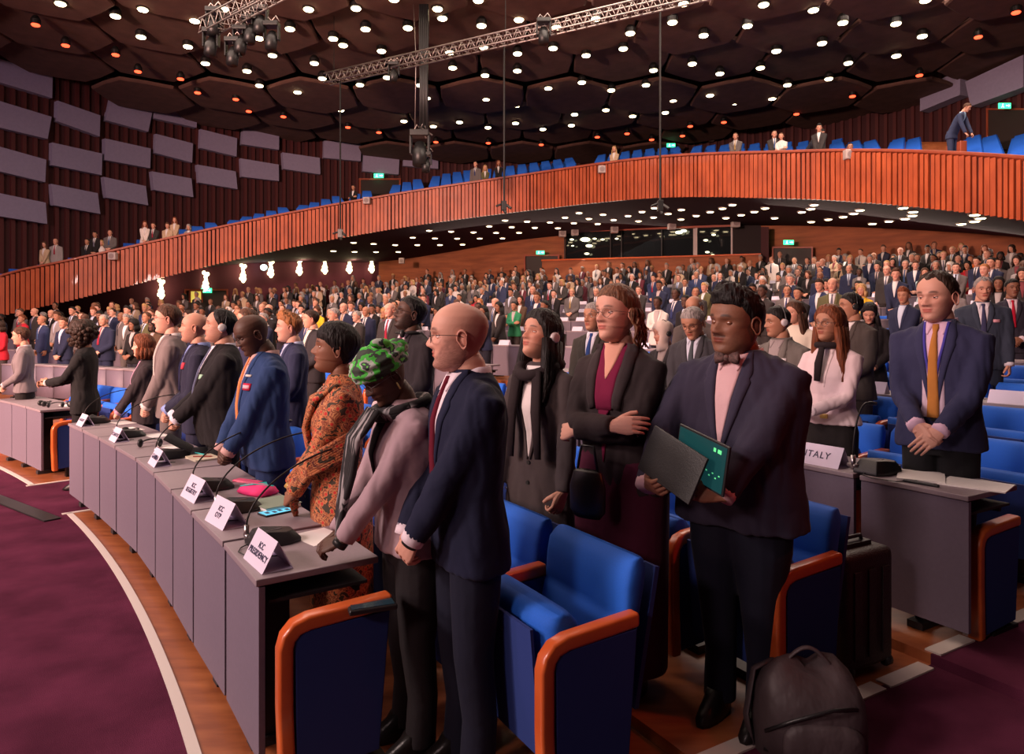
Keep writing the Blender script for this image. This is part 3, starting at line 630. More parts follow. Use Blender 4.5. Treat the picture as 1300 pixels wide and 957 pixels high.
# ------------------------------------------------------------------ tip-up chairs (local frame: front towards -Y, floor at 0)
def make_chair_meshes():
    d = {}
    g = G()                                  # backrest: padded, leaning, with a crease a third of the way down
    prof = [(.055, .30, .10), (.075, .40, .11), (.095, .52, .115), (.108, .60, .10), (.112, .615, .085), (.116, .63, .10), (.13, .72, .12), (.14, .78, .115), (.15, .81, .085), (.155, .82, .04)]
    rings = []
    for (yc, z, t) in prof:
        w = .262 if z < .8 else .25; n = []
        for k in range(24):
            a = 2*pi*k/24; cx, cy = cos(a), sin(a)
            n.append((w*math.copysign(abs(cx)**.28, cx), yc+.5*t*math.copysign(abs(cy)**.5, cy)+(.02*(1-cx*cx) if cy < 0 else 0), z))
        rings.append(n)
    g.loft(rings); d['backrest'] = g.mesh('backrest', BLUE, True)
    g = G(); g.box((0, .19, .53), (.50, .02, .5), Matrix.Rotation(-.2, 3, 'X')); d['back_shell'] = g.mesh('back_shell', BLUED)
    g = G(); rings = []                     # seat tipped up
    for (yc, z, t) in [(-.10, .20, .10), (-.12, .27, .16), (-.135, .42, .165), (-.15, .56, .165), (-.165, .64, .15), (-.175, .675, .10), (-.18, .685, .04)]:
        n = []
        for k in range(24):
            a = 2*pi*k/24; cx, cy = cos(a), sin(a); n.append((.25*math.copysign(abs(cx)**.3, cx), yc+.5*t*math.copysign(abs(cy)**.6, cy), z))
        rings.append(n)
    g.loft(rings); d['seat'] = g.mesh('seat', BLUE, True)
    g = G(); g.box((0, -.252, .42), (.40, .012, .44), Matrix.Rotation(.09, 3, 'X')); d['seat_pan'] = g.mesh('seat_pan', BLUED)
    g = G(); g.ell((0, -.268, .575), (.012, .006, .015), n=10, m=6); d['number_badge'] = g.mesh('number_badge', STEEL, True)
    g = G(); w = .0275                       # wooden arm: horizontal bar bending round into a vertical front post
    path = [(.10, .635), (-.10, .625), (-.20, .62), (-.245, .607), (-.27, .58), (-.28, .545), (-.28, .35), (-.27, .08)]
    rings = []
    for i, (y, z) in enumerate(path):
        a = Vector(path[max(i-1, 0)]); b = Vector(path[min(i+1, len(path)-1)]); t = (b-a).normalized(); nn = Vector((-t.y, t.x)); 
        if i < 1: t = Vector((-1, 0)); nn = Vector((0, -1))
        h = .026
        rings.append([(-w, y+nn.x*h, z+nn.y*h), (w, y+nn.x*h, z+nn.y*h), (w, y-nn.x*h, z-nn.y*h), (-w, y-nn.x*h, z-nn.y*h)])
    g.loft(rings); d['arm_frame'] = g.mesh('arm_frame', ORANGE)
    g = G(); P = [(-.252, .575), (-.22, .597), (.09, .608), (.05, .12), (-.245, .10)]
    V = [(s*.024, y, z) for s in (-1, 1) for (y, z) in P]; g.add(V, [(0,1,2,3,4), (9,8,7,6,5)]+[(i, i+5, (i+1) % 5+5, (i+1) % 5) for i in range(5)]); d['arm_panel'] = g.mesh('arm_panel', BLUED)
    g = G(); g.box((0, 0, .02), (.46, .09, .04)); g.box((0, .01, .12), (.08, .07, .24)); d['pedestal'] = g.mesh('pedestal', BLACKMET)
    return d
CM = make_chair_meshes()
def arm_to(e, x, bevel=True):
    a = link('armrest', CM['arm_frame'], e, .012 if bevel else 0); a.location = (x, 0, 0); b = link('arm_panel', CM['arm_panel'], a, .006 if bevel else 0)
def chair_proto(lod):
    e = empty('tip_up_chair')
    link('backrest', CM['backrest'], e); link('back_shell', CM['back_shell'], e); link('seat', CM['seat'], e); 
    if lod < 2: link('seat_pan', CM['seat_pan'], e); link('pedestal', CM['pedestal'], e)
    if lod < 1: link('number_badge', CM['number_badge'], e)
    arm_to(e, -.29, lod < 1)
    return e
PROTO = {0: chair_proto(0), 1: chair_proto(1), 2: chair_proto(2)}
used = {0: 0, 1: 0, 2: 0}
def chair(x, y, z, rz, lod, label, group, both=False):
    if used[lod] == 0: e = PROTO[lod]
    else: e = copy_tree(PROTO[lod])
    used[lod] += 1
    e.location = (x, y, z); e.rotation_euler = (0, 0, rz); tag(e, label, 'chair', group)
    if both: arm_to(e, .29, lod < 1)
    return e
# ------------------------------------------------------------------ desks (local: front towards -Y at y=0, depth .47, floor at 0)
def desk_meshes(w):
    d = {}
    g = G(); g.box((0, .235, .727), (w-.006, .47, .026)); d['desk_top'] = g.mesh('desk_top', [DESKTOP])
    g = G(); g.box((0, .022, .395), (w-.012, .024, .63)); d['front_panel'] = g.mesh('front_panel', DESKP)
    g = G(); g.box((0, .24, .645), (w-.04, .38, .012)); g.box((0, .4, .62), (w-.1, .02, .03)); d['shelf'] = g.mesh('shelf', DESKDARK)
    g = G(); g.box((0, .14, .36), (.05, .10, .70)); g.box((0, .22, .02), (.08, .36, .035)); g.box((0, .22, .69), (.05, .34, .04)); d['leg'] = g.mesh('leg', DESKDARK)
    g = G(); g.tube([(-w/2+.05, .1, .56), (-w/2+.05, .42, .585)], .012, 6); g.box((-w/2+.05, .1, .56), (.04, .04, .05)); g.box((-w/2+.05, .42, .585), (.04, .05, .05)); d['cable_rail'] = g.mesh('cable_rail', STEEL)
    return d
DM = {}
def desk(x, y, z, rz, w, label, group, lod=0, idx=0):
    k = round(w, 2)
    if k not in DM: DM[k] = desk_meshes(w)
    m = DM[k]; e = empty('conference_desk', (x, y, z), rz)
    link('desk_top', m['desk_top'], e, .004 if lod == 0 else 0); link('front_panel', m['front_panel'], e, .002 if lod == 0 else 0)
    if lod < 2: link('shelf', m['shelf'], e); link('leg', m['leg'], e)
    if lod == 0: link('cable_rail', m['cable_rail'], e)
    tag(e, label, 'desk', group); return e
def stage_rz(th): return radians(th)-pi/2      # local -Y towards the stage centre
def near_desk(L, P0, z=0.0):
    """one desk from its measured front corners (near, far)"""
    a = Vector((*L, 0)); b = Vector((*P0, 0)); d = b-a; c = (a+b)/2
    return c, atan2(d.y, d.x), d.length
FR = [(-.91, 2.50), (-1.219, 2.957), (-1.585, 3.46), (-1.90, 3.905), (-2.23, 4.36), (-2.605, 4.85), (-3.02, 5.33), (-3.40, 5.76), (-3.79, 6.18), (-4.17, 6.58)]
DESKS = []
for i in range(9):
    a = Vector((*FR[i], 0)); b = Vector((*FR[i+1], 0)); d = b-a; c = (a+b)/2; rz = atan2(d.y, d.x)-pi
    # local +x should run so that -Y faces the stage: the stage lies to the lower left
    f = Vector((sin(rz), -cos(rz), 0)); 
    if f.dot(Vector((CX, CY, 0))-c) < 0: rz += pi
    turn = .0
    e = desk(c.x, c.y, 0, rz+turn, min(.63, d.length*.965), 'grey conference desk in the front row, %s from the camera' % ordn(i+1), 'front row desks', 0)
    DESKS.append(e)
def on_desk(e, u, v, h=.7405):     # u along the width (towards +x local), v depth from the front edge
    m = Matrix.Translation(e.location) @ Matrix.Rotation(e.rotation_euler.z, 4, 'Z'); return m @ Vector((u, v, h)), e.rotation_euler.z
# left block, beyond the carpet aisle: first desk is at the edge of the picture
LB = []
for i, th in enumerate((47.6, 48.95, 50.3)):
    x, y = pol(25.03, th); LB.append(desk(x, y, 0, stage_rz(th), .58, 'grey conference desk across the aisle at the left edge, %s from the aisle' % ordn(i+1), 'desks across the aisle', 0))
# third row desks from the right aisle
R3 = []
for i in range(30):
    R = 28.12; th = 30.50+i*.60/R*57.2958+(.35/R*57.3*0 if i < 1 else .0)
    if 42.4 < th < 46.4: continue
    x, y = pol(R, th); px = 650+FPX*x/y
    if px < -60: break
    if i > 0 and 2 <= i <= 3: pass
    R3.append(desk(x, y, raw_z(28.2), stage_rz(th), .56 if i == 0 else .58, 'grey conference desk in the second desk row, %s from the right aisle' % ordn(i+1), 'second row desks', 0 if i < 12 else 1))
nd = 0; ROWW = {}
for ri, R in enumerate(ROWS[1:]):
    th = 30.5 + (.0 if ri < 3 else 0); k = 0; L = []
    w = 1.16
    while True:
        x, y = pol(R, th+w/2/R*57.3); px = 650+FPX*x/y
        if th > 80 or px < -40: break
        ok = not (42.6 < th < 45.6) if R < 36 else True
        blocked = uw_at_dir(Vector((x, y, 0)))
        if y > 2 and px < 1340 and ok and not (R > 36 and px < 470) and not (R > 44 and px < 560): L.append((x, y, th+w/2/R*57.3, px))
        th += (w+.01)/R*57.3
    for i, (x, y, t, px) in enumerate(L):
        nd += 1; desk(x, y, fz(R+.1), stage_rz(t), w, 'grey double desk in the %s desk row, %s from its right end' % (ordn(ri+3), ordn(i+1)), 'desks in the raked rows', 1 if R < 38 else 2)
    ROWW[R] = L
print('desks', nd)
# ------------------------------------------------------------------ chairs: measured ones first
cnt = 0
def chair_row(R, th0, th1, z, lod, rowname, first_idx=1, skip=()):
    global cnt
    th = th0+.29/R*57.3; i = first_idx; n = 0
    while th < th1:
        x, y = pol(R, th); px = 650+FPX*x/y if y > .5 else 9999
        if -70 < px < 1400 and n not in skip:
            cnt += 1; chair(x, y, z, stage_rz(th), lod, 'blue tip-up chair, orange arm, %s, %s from aisle' % (rowname, ordn(i)), 'blue hall chairs', both=(n == 0))
            i += 1
        th += .585/R*57.3; n += 1
chair_row(26.07, 30.15, 42.4, 0, 0, 'first chair row')
chair_row(27.12, 30.05, 42.4, .05, 0, 'second chair row')
chair_row(26.16, 46.6, 52, 0, 1, 'first chair row of the left block')
chair_row(29.4, 30.1, 42.4, raw_z(28.2), 1, 'third chair row')
chair_row(30.6, 30.1, 42.4, fz(30.5), 1, 'fourth chair row')
chair_row(29.4, 46.6, 50, raw_z(28.2), 2, 'third chair row of the left block')
chair_row(32.25, 30.2, 43, fz(32), 2, 'fifth chair row')
chair_row(33.5, 30.2, 43, fz(33.5), 2, 'sixth chair row')
chair_row(35.25, 30.2, 41, fz(35), 2, 'seventh chair row')
chair_row(36.5, 30.2, 41, fz(36.5), 2, 'eighth chair row')
chair_row(38.2, 30.2, 44.5, fz(37.9), 2, 'ninth chair row')
chair_row(40.35, 32, 45, fz(40.3), 2, 'tenth chair row')
print('chairs', cnt)
# end armrests that close the desk rows
def end_arm(x, y, z, rz, label, h=1.0):
    e = empty('row_end_panel', (x, y, z), rz); e.scale = (1.25, 1.0, h)
    a = link('arm_frame', CM['arm_frame'], e, .012); b = link('side_panel', CM['arm_panel'], e, .006)
    g = G(); g.box((0, -.05, .05), (.05, .24, .10)); g.obj('foot', BLACKMET, e); tag(e, label, 'end panel', 'end armrests of the desk rows'); return e
end_arm(-.535, 2.53, 0, radians(30+90-90+1)-pi/2+radians(0), 'blue end armrest with orange wooden rim beside the nearest front desk, phone on it', 1.02)
th = 30.05; x, y = pol(28.58, th); end_arm(x, y, .02, stage_rz(th), 'blue end armrest with orange rim beside the papers-covered desk at right', .98)
x, y = pol(29.5, 29.9); end_arm(x, y, .10, stage_rz(30), 'blue end armrest with orange rim at the right edge of the picture', 1.0)
x, y = pol(25.42, 46.75); end_arm(x, y, .0, stage_rz(47), 'blue end armrest with orange rim beside the leftmost desk, facing the aisle', .95)
x, y = pol(25.9, 46.2); end_arm(x, y, .0, stage_rz(46.5), 'blue end armrest with orange rim behind the leftmost desk, partly hidden', .95)
# ------------------------------------------------------------------ things on the desks
def tent_card(P, rz, text, label, w=.21, h=.115, tilt=radians(62), size=.04, group='tent name cards on the desks'):
    """folded name card; its written face looks towards local -Y"""
    e = empty('name_card', P, rz); g = G(); dpt = h*cos(tilt); hh = h*sin(tilt); t = .002
    for s in (-1, 1):
        V = []
        for x in (-w/2, w/2):
            V += [(x, s*dpt, 0), (x, s*(dpt-t*1.2), 0), (x, -s*t*.2, hh-t), (x, 0, hh)]
        g.add(V, [(0,1,2,3),(7,6,5,4),(0,4,5,1),(1,5,6,2),(2,6,7,3),(3,7,4,0)])
    g.box((0, 0, .0012), (w, dpt*1.9, .002)); g.obj('card', CARD, e)
    if text:
        c = Vector((0, -dpt/2-.0016, hh/2)); m = Matrix.Translation(c) @ Matrix.Rotation(tilt, 4, 'X')
        text_mesh('lettering', text, size*.9, INK, e, m, bold=.0006, spacing=1.16)
    tag(e, label, 'name card', group); return e
def mic(P, rz, label, tip=(-.05, .30, .33), group='gooseneck microphones on the desks', big=1.0):
    """conference microphone unit: wedge base with steel trim, gooseneck rising from its left front, black head"""
    e = empty('desk_microphone', P, rz); e.scale = (big,)*3; g = G()
    B = [(-.055, -.10), (.055, -.10), (.075, -.04), (.07, .06), (.04, .11), (-.04, .11), (-.07, .06), (-.075, -.04)]
    T = [(x*.72, y*.72+.0, .05+.012*(y < 0)) for x, y in B]
    g.loft([[(x, y, 0) for x, y in B], [(x, y, .016) for x, y in B], T]); g.obj('base', BLACK, e, bevel=.004)
    g = G(); g.tube([(-.03, -.055, .058), (.0, .04, .054), (.03, -.055, .058), (-.03, -.055, .058)], .0022, 6); g.obj('trim', STEEL, e)
    g = G(); g.tube([(-.06, -.09, .012), (-.06, -.09, .075)], .011, 12); g.tube([(-.085, -.09, .03), (-.035, -.09, .03)], .009, 10); g.obj('socket', STEEL, e, True)
    t = Vector(tip); p0 = Vector((-.06, -.09, .07)); P_ = []
    for k in range(15):
        u = k/14; P_.append(p0*(1-u)**3+3*(p0+Vector((0, 0, .13)))*u*(1-u)**2+3*(p0.lerp(t, .5)+Vector((0, 0, .13)))*u*u*(1-u)+t*u**3)
    g = G(); g.tube(P_, .0042, 8); g.obj('gooseneck', BLACKMET, e, True)
    g = G(); dr = (P_[-1]-P_[-2]).normalized(); g.tube([t, t+dr*.012, t+dr*.055, t+dr*.06], [.006, .0095, .0095, .004], 10); g.obj('capsule', BLACK, e, True)
    g = G(); g.tube([(0, -.10, .01), (.01, -.13, .004), (.06, -.15, .004), (.16, -.13, .004), (.2, -.02, .004)], .0025, 6); g.obj('cable', BLACK, e)
    tag(e, label, 'microphone', group); return e
PLT = [(0, 'ICC\nPRESIDENCY', 'lilac tent card reading ICC PRESIDENCY on the nearest desk'), (1, 'ICC\nOTP', 'lilac tent card reading ICC OTP on the second desk'), (2, 'ICC\nREGISTRY', 'lilac tent card reading ICC REGISTRY on the third desk')]
# local +x of the desk runs towards the far or near end: find its sign
sx = 1 if on_desk(DESKS[0], .2, 0)[0].y > on_desk(DESKS[0], -.2, 0)[0].y else -1
for i, t, lb in PLT:
    P, rz = on_desk(DESKS[i], -sx*.10 if i == 0 else -sx*.02, .085); tent_card(P, rz+(.10 if i else .05), t, lb, w=.235, h=.125, size=.036)
P, rz = on_desk(DESKS[4], -sx*.05, .085); tent_card(P, rz, 'GAMBIA', 'lilac tent card reading GAMBIA on the fifth desk', size=.046)
P, rz = on_desk(DESKS[6], -sx*.03, .085); tent_card(P, rz, 'ECUADOR', 'lilac tent card with one dark word on the seventh desk', size=.042)
P, rz = on_desk(DESKS[8], -sx*.0, .085); tent_card(P, rz, 'REGISTRY', 'small lilac tent card on the farthest desk of the front row', size=.036)
for i, (di, u, v, tip, lb) in enumerate([(0, .15, .17, (.10, .36, .36), 'black gooseneck microphone behind the nearest name card'), (1, .17, .19, (.12, .40, .34), 'black gooseneck microphone behind the second name card'), (2, .15, .19, (.10, .42, .33), 'black gooseneck microphone on the third desk, its neck across the blue suit'),
        (4, .15, .2, (.05, .36, .34), 'black gooseneck microphone on the fifth desk behind the GAMBIA card'), (6, .12, .2, (.05, .36, .32), 'black gooseneck microphone on the seventh desk'), (8, .1, .2, (.0, .36, .3), 'black gooseneck microphone on the farthest front desk')]):
    P, rz = on_desk(DESKS[di], sx*u, v); mic(P, rz, lb, (sx*tip[0], tip[1], tip[2]))
def flat(P, rz, w, d, h, mat, name, label, cat, bevel=0, group=None, z=.0):
    g = G(); g.box((0, 0, h/2), (w, d, h)); o = g.obj(name, mat, None, bevel=bevel); o.location = P+Vector((0, 0, z)); o.rotation_euler = (0, 0, rz); tag(o, label, cat, group); return o
def book(P, rz, w, d, h, cover, label, z=0, name='notebook', cat='notebook'):
    e = empty(name, P+Vector((0, 0, z)), rz); g = G(); g.box((0, 0, .0015), (w, d, .003)); g.box((0, 0, h-.0015), (w, d, .003)); g.box((-w/2+.002, 0, h/2), (.004, d, h)); g.obj('cover', cover, e)
    g = G(); g.box((.003, 0, h/2), (w-.012, d-.01, h-.007)); g.obj('pages', PAPER, e); tag(e, label, cat); return e
P, rz = on_desk(DESKS[0], sx*.12, .36); flat(P, rz+.2, .21, .17, .001, PAPER, 'paper_sheet', 'white paper sheet under the hands of the person in the green headwrap', 'paper')
P, rz = on_desk(DESKS[1], sx*.16, .36); book(P, rz+.15, .22, .19, .022, M('sage_cover', (.20, .25, .19), .7), 'sage green closed notebook on the second desk')
P, rz = on_desk(DESKS[1], sx*.02, .33)
e = empty('tablet', P, rz+.2); g = G(); g.box((0, 0, .004), (.085, .16, .008)); g.obj('case', BLACK, e, bevel=.003); g = G(); g.box((0, 0, .0086), (.078, .15, .0012)); g.obj('screen', M('cyan_screen', (.1, .5, .7), emit=(.08, .45, .65), estr=.8), e)
g = G(); [g.box((-.0+.01*(k % 2), -.05+.033*k, .0096), (.03, .018, .0008)) for k in range(4)]; g.obj('tiles', INK, e); tag(e, 'phone with a bright cyan screen lying beside the sage notebook', 'phone')
PK = M('pink_fabric', (.75, .03, .18), .8); TQ = M('turquoise', (.03, .45, .42), .7)
P, rz = on_desk(DESKS[2], -sx*.10, .37)
e = empty('pouch', P, rz+.4); g = G(); g.loft([[(x*.10*q, y*.06*q, z) for x, y in ((-1, -1), (0, -1.2), (1, -1), (1.1, 0), (1, 1), (0, 1.1), (-1, 1), (-1.2, 0))] for q, z in ((.9, 0), (1, .012), (.8, .04), (.3, .052))]); g.obj('body', PK, e, True)
g = G(); g.tube([(-.08, -.05, .04), (0, -.03, .056), (.08, .04, .042)], .004, 6); g.obj('zip', TQ, e); tag(e, 'crumpled pink patterned pouch on the third desk', 'pouch')
P, rz = on_desk(DESKS[2], sx*.04, .40); book(P, rz-.2, .15, .12, .014, TQ, 'turquoise booklet beside the pink pouch')
P, rz = on_desk(DESKS[2], sx*.22, .40); book(P, rz+.5, .19, .05, .010, M('pink_paper', (.8, .12, .25), .7), 'narrow pink folder behind the pink pouch', name='folder', cat='folder')
P, rz = on_desk(DESKS[4], sx*.02, .36); book(P, rz+.1, .27, .17, .012, M('cream_paper', (.75, .66, .48), .8), 'open cream writing pad on the fifth desk', name='writing_pad', cat='writing pad')
g = G(); g.tube([(-.065, 0, .005), (.05, 0, .005), (.066, 0, .005)], [.0045, .0045, .001], 8); o = g.obj('pen', TQ); P, rz = on_desk(DESKS[4], sx*.10, .37); o.location = P+Vector((0, 0, .012)); o.rotation_euler = (0, 0, rz+.3); tag(o, 'turquoise pen on the cream writing pad', 'pen')
g = G(); g.tube([(-.065, 0, .005), (.05, 0, .005), (.066, 0, .005)], [.0045, .0045, .001], 8); o = g.obj('pen', M('red_pen', (.35, .05, .03), .5)); P, rz = on_desk(DESKS[4], -sx*.02, .36); o.location = P+Vector((0, 0, .012)); o.rotation_euler = (0, 0, rz+1.0); tag(o, 'reddish brown pen on the cream writing pad', 'pen')
for di, u, v, w, d, lb in ((5, .0, .33, .21, .15, 'white paper sheet on the sixth desk'), (6, .05, .38, .21, .15, 'white paper sheet on the seventh desk behind the microphone'), (7, .0, .3, .25, .17, 'yellowish paper sheet on the eighth desk'), (8, -.05, .38, .25, .15, 'white paper sheet on the farthest front desk')):
    P, rz = on_desk(DESKS[di], sx*u, v); flat(P, rz+.15, w, d, .0015, PAPER, 'paper_sheet', lb, 'paper')
def headset_obj(P, rz, label, group=None):
    e = empty('headphones', P, rz); g = G(); g.tube([(.07*cos(a), .075*sin(a)-.01, .03+.02*sin(a)) for a in [pi*k/12 for k in range(13)]], .006, 6); g.obj('headband', BLACK, e, True)
    for s in (-1, 1): g = G(); g.ell((s*.07, -.02, .032), (.018, .034, .032), n=12, m=8); g.obj('ear_cup', BLACK, e, True)
    tag(e, label, 'headphones', group)
P, rz = on_desk(DESKS[6], sx*.22, .22); headset_obj(P, rz, 'black headphones lying on the seventh desk')
P, rz = on_desk(DESKS[5], sx*.10, .2); headset_obj(P, rz+1, 'black headphones lying on the sixth desk')
P, rz = on_desk(DESKS[8], sx*.2, .22); headset_obj(P, rz, 'black headphones lying on the farthest front desk')
for i, (u, v) in enumerate(((-.15, .15), (.1, .2), (.15, .36))): P, rz = on_desk(LB[0], u, v); headset_obj(P, rz+i, 'black headphones on the leftmost desk, %s of three' % ordn(i+1), 'headphones on the leftmost desk')
P, rz = on_desk(LB[0], .0, .36); flat(P, rz, .28, .16, .0015, PAPER, 'paper_sheet', 'white paper sheet on the leftmost desk', 'paper')
# laptop between the two standing men
P, rz = on_desk(DESKS[4], sx*.26, .40); e = empty('laptop', P, rz+pi*.9); g = G(); g.box((0, 0, .008), (.3, .2, .016)); g.obj('base', BLACK, e, bevel=.003); g = G(); g.box((0, .13, .075), (.3, .008, .2), Matrix.Rotation(-1.0, 3, 'X')); g.obj('lid', BLACK, e, bevel=.003); tag(e, 'black laptop tilted open at the edge of the fifth desk', 'laptop')
# phone in a case on the nearest end armrest
e = empty('phone', (-.50, 2.50, .642), radians(22)); g = G(); g.box((0, 0, .01), (.17, .085, .02)); g.obj('case', BLACK, e, bevel=.006); g = G(); g.box((0, 0, .021), (.15, .07, .002)); g.obj('screen', M('dark_screen', (.02, .05, .07), .15), e); tag(e, 'black phone in a thick case lying on the orange armrest', 'phone')
# right desks: ITALY card, big microphone, papers, pen
sx3 = 1 if on_desk(R3[0], .2, 0)[0].y > on_desk(R3[0], -.2, 0)[0].y else -1
P, rz = on_desk(R3[1], -sx3*.02, .10); tent_card(P, rz, 'ITALY', 'white tent card reading ITALY, partly hidden by the man holding the laptop', w=.30, h=.13, size=.062)
P, rz = on_desk(R3[0], sx3*.27, .16); mic(P, rz, 'black gooseneck microphone between the ITALY card and the papers', (sx3*.06, .02, .30), big=1.25)
P, rz = on_desk(R3[0], sx3*.08, .24); flat(P, rz+.5, .22, .28, .010, PAPER, 'paper_stack', 'loose white paper stack in front of the man with the ochre tie', 'papers')
P, rz = on_desk(R3[0], -sx3*.17, .29); flat(P, rz+.25, .29, .24, .006, PAPER, 'paper_stack', 'white paper stack overhanging the right end of the desk', 'papers')
P, rz = on_desk(R3[0], -sx3*.02, .06); e = empty('pen_case', P, rz+.12); g = G(); g.box((0, 0, .007), (.17, .022, .013)); g.obj('body', BLACK, e, bevel=.004); g = G(); g.box((0, 0, .0145), (.12, .008, .002)); g.obj('zip', STEEL, e); tag(e, 'black slim pen case in front of the papers at right', 'pen case')
# small cards on the raked rows
ci = 0
for R, L in ROWW.items():
    for i, (x, y, t, px) in enumerate(L):
        z = fz(R+.1)
        for u in ((-.29, .29) if R > 36 else (-.29,)):
            if (i*3+int(R*2)+(u > 0)) % 4 == 0 and R < 44: continue
            if ci >= 260: continue
            p, rz = Vector((x, y, z)) + Matrix.Rotation(stage_rz(t), 3, 'Z') @ Vector((u, .09, .7405)), stage_rz(t)
            g_ = None
            if ci == 0:
                g = G(); g.add([(-.15, -.05, 0), (.15, -.05, 0), (.15, 0, .11), (-.15, 0, .11), (-.15, .05, 0), (.15, .05, 0)], [(0,1,2,3), (3,2,5,4), (0,4,5,1), (0,3,4), (1,5,2)]); SCM = g.mesh('name_card', CARD)
            ci += 1; o = bpy.data.objects.new('name_card', SCM); COL.objects.link(o); o.location = p; o.rotation_euler = (0, 0, rz)
            tag(o, 'small white tent card, number %d counted along the raked rows from the front right' % ci, 'name card', 'white tent cards in the raked rows')
# ------------------------------------------------------------------ backpack and wheeled case at the lower right
e = empty('backpack', (1.13, 2.68, .0), radians(-8)); e.scale = (.95, .95, 1.28); g = G()
rings = []
for (z, a, b, yo) in ((0, .20, .13, 0), (.03, .215, .15, 0), (.12, .21, .155, -.005), (.19, .20, .15, -.01), (.24, .175, .13, .0), (.275, .12, .09, .02), (.285, .05, .04, .03)):
    rings.append([(a*math.copysign(abs(cos(t))**.7, cos(t))+.03*sin(3*t+z*20)*z, yo+b*math.copysign(abs(sin(t))**.7, sin(t)), z+.02*sin(2*t+1)*min(1, z*6)) for t in [2*pi*k/32 for k in range(32)]])
g.loft(rings); BP = M('grey_brown_nylon', (.055, .038, .042), .6, bump=.8, bscale=9, noise_amt=.15, nscale=6); g.obj('bag_body', BP, e, True)
g = G(); g.tube([(-.19, -.12, .12), (-.1, -.165, .17), (.05, -.165, .21), (.15, -.12, .2)], .006, 8); g.tube([(-.19, -.1, .06), (-.05, -.17, .05), (.12, -.16, .08), (.2, -.08, .13)], .005, 8); g.obj('zip', BLACK, e, True)
g = G(); g.tube([(-.10+.2*k/12, 0, .27+.06*sin(pi*k/12)) for k in range(13)], .012, 8, flat=.5); g.obj('top_handle', BP, e, True)
g = G(); g.tube([(-.12, .04, .28), (-.2, .05, .24), (-.24, 0, .12), (-.22, -.04, .02)], .022, 8, flat=.35); g.obj('shoulder_strap', BP, e, True)
g = G(); g.box((.02, -.183, .045), (.07, .006, .022)); g.obj('brand_patch', M('dark_patch', (.04, .03, .03), .6), e); g = G(); g.box((.02, -.187, .045), (.05, .002, .005)); g.obj('patch_lettering', PAPER, e)
g = G(); g.loft([[(.02+.15*q*math.copysign(abs(cos(t))**.6, cos(t)), -.13-d, .09+.075*q*math.copysign(abs(sin(t))**.6, sin(t))) for t in [2*pi*k/24 for k in range(24)]] for q, d in ((1, 0), (1, .03), (.85, .045), (.4, .05))]); g.obj('front_pocket', BP, e, True)
tag(e, 'crumpled grey-brown backpack on the floor between the trouser legs and the chair', 'backpack')
e = empty('hard_case', (1.60, 3.30, .06), radians(28)); CASE = M('black_ribbed_case', (.022, .014, .013), .55, bump=.3, bscale=120)
g = G(); g.box((0, 0, .29), (.34, .20, .54)); g.obj('shell', CASE, e, bevel=.035, seg=3)
g = G(); [g.box((-.10+.10*k, -.104, .28), (.05, .008, .40)) for k in range(3)]; g.obj('ribs', CASE, e, bevel=.004)
g = G(); g.box((0, .02, .565), (.20, .10, .03)); g.tube([(-.07, 0, .57), (-.06, 0, .60), (.06, 0, .60), (.07, 0, .57)], .010, 8); g.obj('handle', BLACK, e, bevel=.004); [G().tube([(q-.015, -.08, .028), (q+.015, -.08, .028)], .028, 12).obj('wheel', BLACK, e, True) for q in (-.135, .135)]
tag(e, 'black upright hard case standing before the ITALY desk', 'case')
# ------------------------------------------------------------------ people
SKIN = objcol_mat('skin', rough=.58, vc=True, bump=.06, bscale=120, spec=.4, sss=.0)
HAIR = objcol_mat('hair', rough=.55, pattern='hair', spec=.22)
CLOTH = objcol_mat('cloth', rough=.85, bump=.4, bscale=9, spec=.2, sheen=.03)
KNIT = objcol_mat('fine_cloth', rough=.9, bump=.2, bscale=22, spec=.15)
LEATHER = objcol_mat('leather', rough=.35, bump=.1, bscale=40)
EYEM = objcol_mat('eye', rough=.15, vc=True, bump=0.01, spec=.6)
SK = {'fair': (.60, .31, .23), 'light': (.52, .26, .18), 'tan': (.38, .18, .11), 'brown': (.22, .095, .055), 'dark': (.075, .032, .02)}
HC = {'black': (.010, .008, .008), 'darkbrown': (.03, .015, .010), 'brown': (.075, .032, .018), 'auburn': (.16, .045, .018), 'ginger': (.34, .13, .045), 'blond': (.42, .25, .11), 'grey': (.26, .23, .22), 'white': (.55, .50, .48)}
def interp(T, z):
    if z <= T[0][0]: return T[0][1]
    for (a, b), (c, d) in zip(T, T[1:]):
        if z <= c: u = (z-a)/(c-a); u = u*u*(3-2*u)*.5+u*.5; return b+(d-b)*u
    return T[-1][1]
FT = [(0, .052), (.006, .070), (.018, .082), (.035, .083), (.06, .087), (.085, .087), (.105, .087), (.12, .085), (.14, .091), (.165, .090), (.19, .080), (.212, .060), (.228, .030), (.235, .0)]
BT = [(0, -.01), (.01, .01), (.03, .035), (.06, .062), (.09, .083), (.12, .097), (.15, .104), (.175, .100), (.20, .084), (.22, .052), (.235, 0)]
WT_ = [(0, .022), (.01, .036), (.025, .047), (.045, .057), (.07, .063), (.10, .069), (.13, .074), (.16, .0755), (.185, .070), (.208, .052), (.226, .028), (.235, 0)]
_LUT = {}
